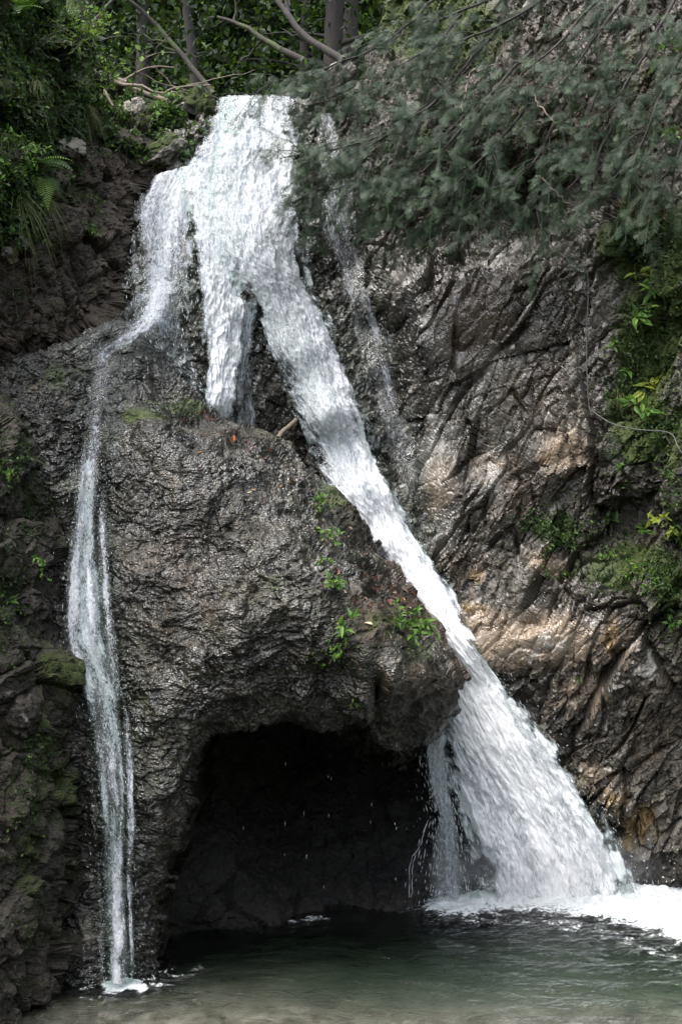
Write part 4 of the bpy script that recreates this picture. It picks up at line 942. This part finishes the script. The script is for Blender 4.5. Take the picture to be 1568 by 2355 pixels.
wood('leaning_branch', [(790,140,16),(710,90,16.3),(650,20,16.6),(620,-30,16.8)], .05, .03, 'dark curved limb slanting down right above the fall', M_bark, 4)
wood('leaning_branch', [(700,140,17),(620,100,17.3),(560,60,17.5),(500,40,17.7)], .045, .02, 'dark mossy limb arching left behind the lip', M_barkm, 4)
wood('fallen_branch', [(225,178,13.5),(280,200,13.6),(330,215,13.7),(385,232,13.7)], .05, .025, 'thick broken branch lying on the bank left of the lip', M_dead, 2, group=None)
wood('fallen_branch', [(215,165,13.7),(260,180,13.8),(290,190,13.8)], .04, .03, 'short reddish stump of branch above the broken one', M_dead, 0)
wood('fallen_branch', [(285,185,14),(320,165,14),(355,152,14),(400,154,14)], .016, .007, 'bare grey branch arching over the broken branch', M_dead, 2)
wood('fallen_branch', [(370,222,14),(400,205,14),(440,198,14),(485,195,14)], .015, .008, 'bare forked twig lying just left of the lip', M_dead, 3)
wood('stick', [(636,1008,11.5),(655,990,11.9),(682,966,12.35)], .022, .02, 'short grey stick jammed between the boulder and the fall', M_dead, 0, cat='stick')
wood('dead_stalk', [(437,378/2.0,13.2),(445,215,13.1),(470,255,13.0)], .0001, .0001, 'x') if False else None
wood('broken_branch', [(235,200,12.9),(245,220,12.8),(262,245,12.7)], .02, .014, 'pale yellowish broken stalk on the left bank', M_dead, 0)

# ------------------------------------------------------------------ loose rocks
def rock(u, v, size, label, mat, off=.0, seed=0, sq=(1, .8, .7), D=None, moss=.2, pale=.3):
    import bmesh
    bm = bmesh.new(); bmesh.ops.create_icosphere(bm, subdivisions=5, radius=1.)
    V = np.array([w.co for w in bm.verts]); F = np.array([[w.index for w in f.verts] for f in bm.faces]); bm.free()
    h = .35*facets(V*1.3, seed, .7)+.12*facets(V*3.5, seed+1, .7)+.05*fbm(V*6, 3, seed)
    V = V*(1+h[:, None])*np.array(sq)*size
    p, n = hit(u, v)
    if D: p = np.array(P3(u, v, D))
    z = np.zeros(len(V))
    me = mk_mesh('rock', V, F, mat, True, dict(moss=z+moss+.6*(V[:, 2]/size > .2)*moss, tan=z+.2, ochre=z, brown=z+.1, pale=z+pale, wet=z+.3))
    o = link('rock', me, None, p+n*off); o.rotation_euler = (rng.random()*.6, rng.random()*.6, rng.random()*6); return tag(o, label, 'rock')
rock(305, 258, .13, 'cream angular rock on the left bank near the broken branch', M_pale, 0, 3, (.8, .8, 1.1), moss=.1, pale=-.1)
rock(420, 245, .2, 'flat mossy pale rock at the left end of the lip', M_pale, -.02, 5, (1.4, .8, .45), moss=.5)
rock(375, 345, .22, 'grey mossy rock beside the upper left edge of the fall', M_pale, -.03, 8, (1.3, .8, .6), moss=.55, pale=.1)
rock(455, 262, .26, 'brown layered rock touching the lip of the fall', M_brown, 0, 9, (.7, .8, .9), moss=.4)
rock(165, 335, .16, 'grey-brown angular rock half buried in the dark left bank', M_pale, -.04, 12, (1.2, .8, .5), moss=.1, pale=.0)
rock(765, 212, .24, 'tan smooth rock at the right end of the lip', M_pale, 0, 15, (1.5, .8, .42), D=13.75, moss=.25, pale=-.2)
rock(18, 580, .1, 'pale knobbly rock jutting from the brown left bank', M_pale, 0, 17, (1.2, .8, .7), moss=.1, pale=.0)
rock(45, 1640, .16, 'brown angular rock lodged in the lower left wall', M_brown, -.02, 19, (1, .8, 1), moss=.2, pale=.3)

# ------------------------------------------------------------------ small plants
BP = 'plants on the boulder'
leafy_plant(925, 1455, .3, 130, 'bushy bright green plant near the right tip of the boulder', .065, M_leafg, group=BP, off=.02)
leafy_plant(800, 1440, .2, 34, 'drooping green plant left of the bushy one on the boulder', .095, M_leafg, True, .6, group=BP)
leafy_plant(768, 1345, .16, 26, 'small plant with three long leaves high on the boulder face', .09, M_leafg, True, .6, group=BP)
leafy_plant(760, 1245, .18, 36, 'cluster of rounded leaves midway along the boulder ridge', .055, M_leafg, group=BP)
leafy_plant(730, 1160, .16, 30, 'low cress-like plant highest on the boulder ridge', .05, M_leafg, group=BP)
leafy_plant(785, 1490, .14, 30, 'patch of small leaves beneath the drooping plant', .045, M_leafg, group=BP)
leafy_plant(745, 1300, .13, 20, 'sparse seedling between rounded leaves and long-leaved plant', .045, M_leafg, group=BP)
leafy_plant(810, 1615, .1, 12, 'tiny sprig on the rim just above the black cave', .04, M_leafg, group=BP)
leafy_plant(750, 1530, .07, 8, 'lone tiny sprout low on the boulder face', .045, M_leafg, group=BP)
CPg = 'plants on the right cliff'
for (u, v, s, n, l, lab, m) in [
 (1470, 640, .14, 14, .10, 'yellow-leaved seedling on mossy rock under the leafy ledge', M_yell),
 (1510, 680, .2, 26, .12, 'broad-leaved seedling just below the yellow one', M_leafg),
 (1460, 725, .16, 18, .11, 'pale maple-like seedling near the cable on mossy cliff', M_leafg),
 (1530, 740, .25, 40, .09, 'dense dark plant at the right edge of the mossy cliff', M_leafd),
 (1410, 800, .10, 10, .07, 'single small sprig close right of the hanging cable', M_leafg),
 (1450, 855, .15, 16, .10, 'light green five-fingered seedling on mossy rock', M_leafg),
 (1500, 880, .16, 18, .11, 'yellow-green drooping seedling right of the five-fingered one', M_yell),
 (1460, 935, .13, 12, .10, 'seedling directly above the sagging cable', M_leafg),
 (1490, 955, .14, 14, .10, 'bright seedling touching the sagging cable end', M_leafg),
 (1430, 1075, .10, 12, .05, 'tiny tuft between the iron pegs on the cliff', M_leafg),
 (1395, 1200, .12, 12, .08, 'three-leaved sprig under the dark overhang', M_leafg),
 (1525, 1190, .2, 20, .10, 'tall yellow-green plant beside the dark overhang', M_yell),
 (1490, 1215, .15, 16, .09, 'green seedling left of the tall yellow plant', M_leafg),
 (1560, 1225, .2, 24, .11, 'dark green plant cut by the right edge', M_leafd),
 (1240, 1320, .16, 40, .04, 'low patch of round dark leaves on the brown rock step', M_leafd),
 (1290, 1325, .14, 30, .04, 'second round-leaved patch right of the dark one', M_leafd),
 (1450, 1310, .25, 70, .045, 'wide mat of small leaves on the mossy shelf', M_leafg),
 (1400, 1290, .18, 40, .045, 'small-leaved mat at the left end of mossy shelf', M_leafg),
 (1500, 1345, .2, 40, .05, 'small-leaved clump at the right end of mossy shelf', M_leafg),
 (1535, 1410, .18, 30, .06, 'leafy clump above the pale round rock face', M_leafg),
 (1560, 1440, .16, 20, .08, 'broad-leaved plant at the right edge above the dark rock', M_leafg),
 (1330, 1570, .08, 10, .04, 'lone sprig on the tan rock face', M_leafg),
 (1555, 330, .3, 40, .09, 'light green leafy spray hanging in from the upper right edge', M_leafg),
 (1545, 120, .35, 60, .09, 'bright leafy bush high at the right edge', M_leafg),
 (965, 575, .12, 12, .06, 'small sprig in the dark hollow under the evergreens', M_leafd),
]: leafy_plant(u, v, s, n, lab, l, m, group=CPg, off=.01)
grass(1425, 905, .2, 40, 'fine green grass tuft on mossy cliff beside the cable')['group'] = 'grass tufts'
LPg = 'plants on the left bank'
for (u, v, s, n, l, lab, m) in [
 (60, 120, .4, 110, .07, 'leafy bush just under the top left ferns', M_leafd),
 (140, 60, .4, 120, .07, 'sunlit leafy bush between left trunk and thin stem', M_leafg),
 (200, 110, .45, 120, .07, 'yellow-green bush behind the mossy branch', M_leafy),
 (250, 190, .3, 60, .06, 'low bush beside the fallen branches', M_leafy),
 (130, 210, .35, 90, .06, 'dark bush on the steep left bank below the trunk', M_leafd),
 (40, 250, .3, 80, .06, 'dim leafy bush above the hanging grass', M_leafd),
 (130, 265, .25, 60, .055, 'broad-leaved clump left of the half buried rock', M_leafd),
 (40, 370, .3, 80, .06, 'green bush behind the pale fern', M_leafg),
 (20, 440, .3, 80, .055, 'leafy tuft under the pale fern', M_leafg),
 (210, 470, .15, 36, .045, 'small green tuft on the brown earth wall', M_leafd),
 (215, 545, .14, 30, .045, 'lower green tuft with a yellow leaf on the brown wall', M_leafg),
 (395, 240, .16, 36, .05, 'bright leafy clump among the lip rocks', M_leafg),
 (270, 265, .2, 50, .05, 'yellow-green clump left of the cream rock', M_leafy),
 (290, 330, .2, 50, .045, 'mossy clump above the brown earth wall', M_leafd),
 (30, 690, .15, 30, .045, 'sprig at the left edge above the wet shoulder', M_leafd),
 (70, 1300, .12, 16, .05, 'bright sprig on the lower left wall', M_leafg),
 (15, 1090, .16, 24, .06, 'white-edged leafy sprig at the left edge', M_leafg),
 (10, 1390, .15, 24, .05, 'vivid green clump at the left edge of mossy wall', M_leafg),
 (60, 1060, .12, 14, .05, 'dim sprig on dark rock below the wet shoulder', M_leafd),
 (480, 205, .35, 90, .06, 'leafy shrub behind the left end of the lip', M_leafd),
 (560, 200, .35, 90, .07, 'bright leaved shrub behind the middle of the lip', M_leafy),
 (640, 200, .35, 90, .07, 'dark leaved shrub behind the right end of the lip', M_leafd),
]: leafy_plant(u, v, s*1.15, int(n*1.9), lab, l*.85, m, group=LPg, off=.02)
# shrubs standing behind the lip (no rock there to hit): set them on the forest floor
for o in [o for o in COL.objects if o.get('label', '').endswith('of the lip') and o.get('category') == 'plant']:
    y = 14.9; x = o.location.x/o.location.y*y
    o.location = (x, y, float(ffloor(np.array([[x]]), np.array([[y]]))[0, 0])); o.scale = (1.6, 1.6, 1.6)
fern(30, 45, .5, 6, 'bright fern with upright fronds in the top left corner')
fern(70, 20, .45, 5, 'second fern right of the corner one')
fern(75, 385, .42, 3, 'pale fern frond arching right over the dark left bank', (.9, -.5, .15))
fern(95, 405, .3, 2, 'small fern drooping beneath the pale one', (.35, -.5, -.7))
for (u, v, s, nb, lab) in [(15, 330, .5, 80, 'long drooping grass at the left edge of the bank'), (40, 460, .45, 70, 'grass tuft hanging below the pale fern'), (90, 455, .35, 50, 'dry grass hanging right of the lower fern'), (80, 200, .4, 60, 'shadowed grass below the left bushes'), (190, 240, .35, 50, 'grass tuft under the fallen branches')]: grass(u, v, s, nb, lab)

# small creeping leaves and moss shoots that nobody could count
def cover(name, n, spots, mat, size, label):
    mb = MB(); P, N = [], []
    for i in range(n):
        a, b, ru, rv = spots[random.randrange(len(spots))]
        p, nn = hit(random.gauss(a, ru), random.gauss(b, rv)); P.append(p+nn*random.random()*.05); N.append(nn)
    P = np.array(P); N = np.array(N); ok = fbm(P*3., 3, 160) > -.08; P, N = P[ok], N[ok]; m = len(P)
    mb.inst(*FAR, frames(unit(rng.normal(size=(m, 3))+np.array([0, -.2, -.5])), unit(N+rng.normal(size=(m, 3))*.5+np.array([0, 0, .5])), size*(.5+.9*rng.random(m))), P)
    return tag(mb.build(name, mat, smooth=False), label, 'ground cover', kind='stuff')
cover('ground_cover', 9000, [(40, 150, 70, 90), (150, 180, 70, 60), (60, 330, 60, 70), (200, 280, 60, 40), (30, 470, 40, 50), (380, 290, 60, 35), (120, 60, 50, 50)], M_leafd, .055, 'small creeping leaves covering the upper left bank')
cover('ground_cover', 2500, [(60, 130, 60, 80), (250, 240, 50, 30), (400, 255, 40, 15), (30, 400, 40, 60), (370, 340, 50, 20)], M_leafg, .045, 'scattered bright small leaves on the upper left bank')
cover('ground_cover', 8000, [(1500, 560, 60, 50), (1480, 760, 45, 90), (1450, 960, 40, 70), (1440, 1290, 80, 35), (1540, 1000, 30, 120), (1270, 1220, 50, 30), (1540, 1350, 30, 70)], M_leafd, .035, 'creeping moss and tiny leaves on the right cliff')
cover('ground_cover', 2600, [(60, 1880, 40, 110), (20, 1400, 25, 60), (60, 1170, 40, 40), (60, 1720, 40, 40), (20, 1060, 25, 40)], M_leafd, .025, 'mossy tufts on the lower left wall')
cover('ground_cover', 900, [(400, 930, 60, 10), (740, 1140, 30, 20), (880, 1430, 60, 50), (770, 1480, 30, 40)], M_leafd, .022, 'tiny moss shoots along the boulder ridge')

# fallen leaves
def fallen(n, fn, mats, lab, group, size=.035):
    base = None; k = 0
    while k < n:
        u, v = fn(); p, nn = hit(u, v)
        m = mats[int(rng.integers(len(mats)))]
        mb = MB(); s = size*(.6+.8*rng.random())
        d = unit(np.cross(nn, rng.normal(size=3))); M = frames(d[None], (nn+rng.normal(size=3)*.25)[None], np.array([s]))
        mb.inst(*LEAF, M, np.zeros((1, 3))); o = mb.build('fallen_leaf', m, None, p+nn*.008, smooth=False)
        tag(o, lab, 'leaf', group); k += 1
def on_boulder():
    while True:
        t = random.random(); u = 420+t*560; v = np.interp(u, [420, 640, 870, 1000], [900, 1040, 1290, 1460])+abs(random.gauss(0, 90))
        if v < 1580: return u, v
fallen(70, on_boulder, [M_redbr, M_redbr, M_redbr, M_orange, M_cream], 'small fallen autumn leaf stuck on the wet boulder', 'fallen leaves on the boulder', .05)
fallen(34, lambda: (random.gauss(880, 45), random.gauss(1370, 30)), [M_redbr], 'dark red-brown leaf in the litter heap above the bushy plant', 'leaf litter above the bushy plant', .06)
fallen(30, lambda: (random.uniform(1430, 1560), random.gauss(485, 12)), [M_redbr, M_cream, M_redbr], 'brown dead leaf on the earthy ledge at right', 'dead leaves on the right ledge', .06)

# ------------------------------------------------------------------ cable and iron pegs
def peg(u, v, du, dv, label, ring=True):
    p, n = hit(u, v); a = p-n*.05; b = p+n*.13+np.array([du*.004, 0, -dv*.004])
    mb = MB(); mb.tube([a, (a+b)/2, b], [.010, .010, .010], 7)
    root = mb.build('iron_peg', M_iron, None, p, origin=p); tag(root, label, 'iron peg', 'iron pegs on the cliff')
    if ring:
        r = MB(); t = np.linspace(0, 2*math.pi, 17); c = b+np.stack([.028*np.cos(t), .01*np.sin(t), .028*np.sin(t)+.028], -1)
        r.tube(c, .007, 6); r.build('eye', M_iron, root, origin=p)
    return b
peg(1157, 572, -5, -5, 'black eye peg on the bright rock nearest the evergreens')
peg(1212, 752, -5, -8, 'black eye peg in the middle of the grey cliff')
peg(1262, 1072, -14, 0, 'plain rusty peg beside the ochre rock patch', False)
peg(1392, 1105, -8, -5, 'black eye peg lowest on the cliff near mossy ledge')
peg(1360, 850, 0, 0, 'short peg in the cliff next to the vertical cable', False)
peg(1528, 1000, 0, 0, 'iron peg holding the cable end among pale rocks', False)
def cab():
    ks = [(1222, 440), (1232, 490), (1250, 545), (1290, 590), (1335, 622), (1345, 650), (1346, 750), (1346, 850), (1344, 935), (1352, 948), (1400, 972), (1460, 986), (1528, 996), (1555, 1030), (1580, 1070)]
    pts = []
    for u, v in ks: p, n = hit(u, v); pts.append(p+n*.03+np.array([0, -.06, 0]))
    pts = np.array(pts); pts[6:8, 1] = np.minimum(pts[6:8, 1], np.interp([1, 2], [0, 3], [pts[5, 1], pts[8, 1]]))
    c = spline(pts, 120)
    uv = np.stack([CU+c[:, 0]/c[:, 1]*FPX, CV-(c[:, 2]-CZ)/c[:, 1]*FPX], -1)
    near = np.array([hit(a+o, b)[0][1] for a, b in uv for o in (-4, 0, 4)]).reshape(-1, 3).min(1)-.03
    d = np.minimum(c[:, 1], near); d = np.array([d[max(0, i-6):i+7].min() for i in range(len(d))]); d = np.convolve(np.pad(d, 6, 'edge'), np.ones(13)/13, 'valid')
    c = P3(uv[:, 0], uv[:, 1], d); mb = MB(); mb.tube(c, .0055, 6)
    tag(mb.build('steel_cable', M_cable, None, c[0], origin=c[0]), 'grey steel cable hanging down the right cliff between iron pegs', 'cable')
cab()

# ------------------------------------------------------------------ camera, light, sky
cam = bpy.data.cameras.new('camera'); co = bpy.data.objects.new('camera', cam); COL.objects.link(co)
co.location = (0, 0, CZ); co.rotation_euler = (R(90), 0, 0)
cam.sensor_fit = 'VERTICAL'; cam.sensor_height = 24; cam.lens = 12/(CV/FPX); cam.clip_end = 500; SC.camera = co
SUN_EL, SUN_AZ = R(64), R(-118)       # azimuth from +Y towards +X: high, over the left bank
sd = Vector((math.sin(SUN_AZ)*math.cos(SUN_EL), math.cos(SUN_AZ)*math.cos(SUN_EL), math.sin(SUN_EL)))
sl = bpy.data.lights.new('sun', 'SUN'); sl.energy = 1.25; sl.angle = R(60); sl.color = (1., .97, .92)
so = bpy.data.objects.new('sun', sl); COL.objects.link(so); so.rotation_euler = (-sd).to_track_quat('-Z', 'Y').to_euler(); so.location = (0, 0, 30)
w = bpy.data.worlds.new('World'); SC.world = w; w.use_nodes = True
nt = w.node_tree; bg = nt.nodes['Background']; sk = nt.nodes.new('ShaderNodeTexSky'); sk.sky_type = 'NISHITA'; sk.sun_disc = False
sk.sun_elevation = SUN_EL; sk.sun_rotation = SUN_AZ; sk.air_density = 1.; sk.dust_density = 4.; sk.ozone_density = 1.
hs_ = nt.nodes.new('ShaderNodeHueSaturation'); hs_.inputs['Saturation'].default_value = .5; nt.links.new(sk.outputs[0], hs_.inputs['Color']); nt.links.new(hs_.outputs[0], bg.inputs[0]); bg.inputs[1].default_value = .15
SC.view_settings.view_transform = 'Standard'; SC.view_settings.look = 'None'; SC.view_settings.exposure = 2.1; SC.view_settings.gamma = 1
cy = SC.cycles
cy.max_bounces = 9; cy.diffuse_bounces = 3; cy.glossy_bounces = 3; cy.transmission_bounces = 4; cy.transparent_max_bounces = 16; cy.volume_bounces = 0
cy.use_denoising = True; cy.denoiser = 'OPENIMAGEDENOISE'; cy.sample_clamp_indirect = 6
cy.caustics_reflective = False; cy.caustics_refractive = True
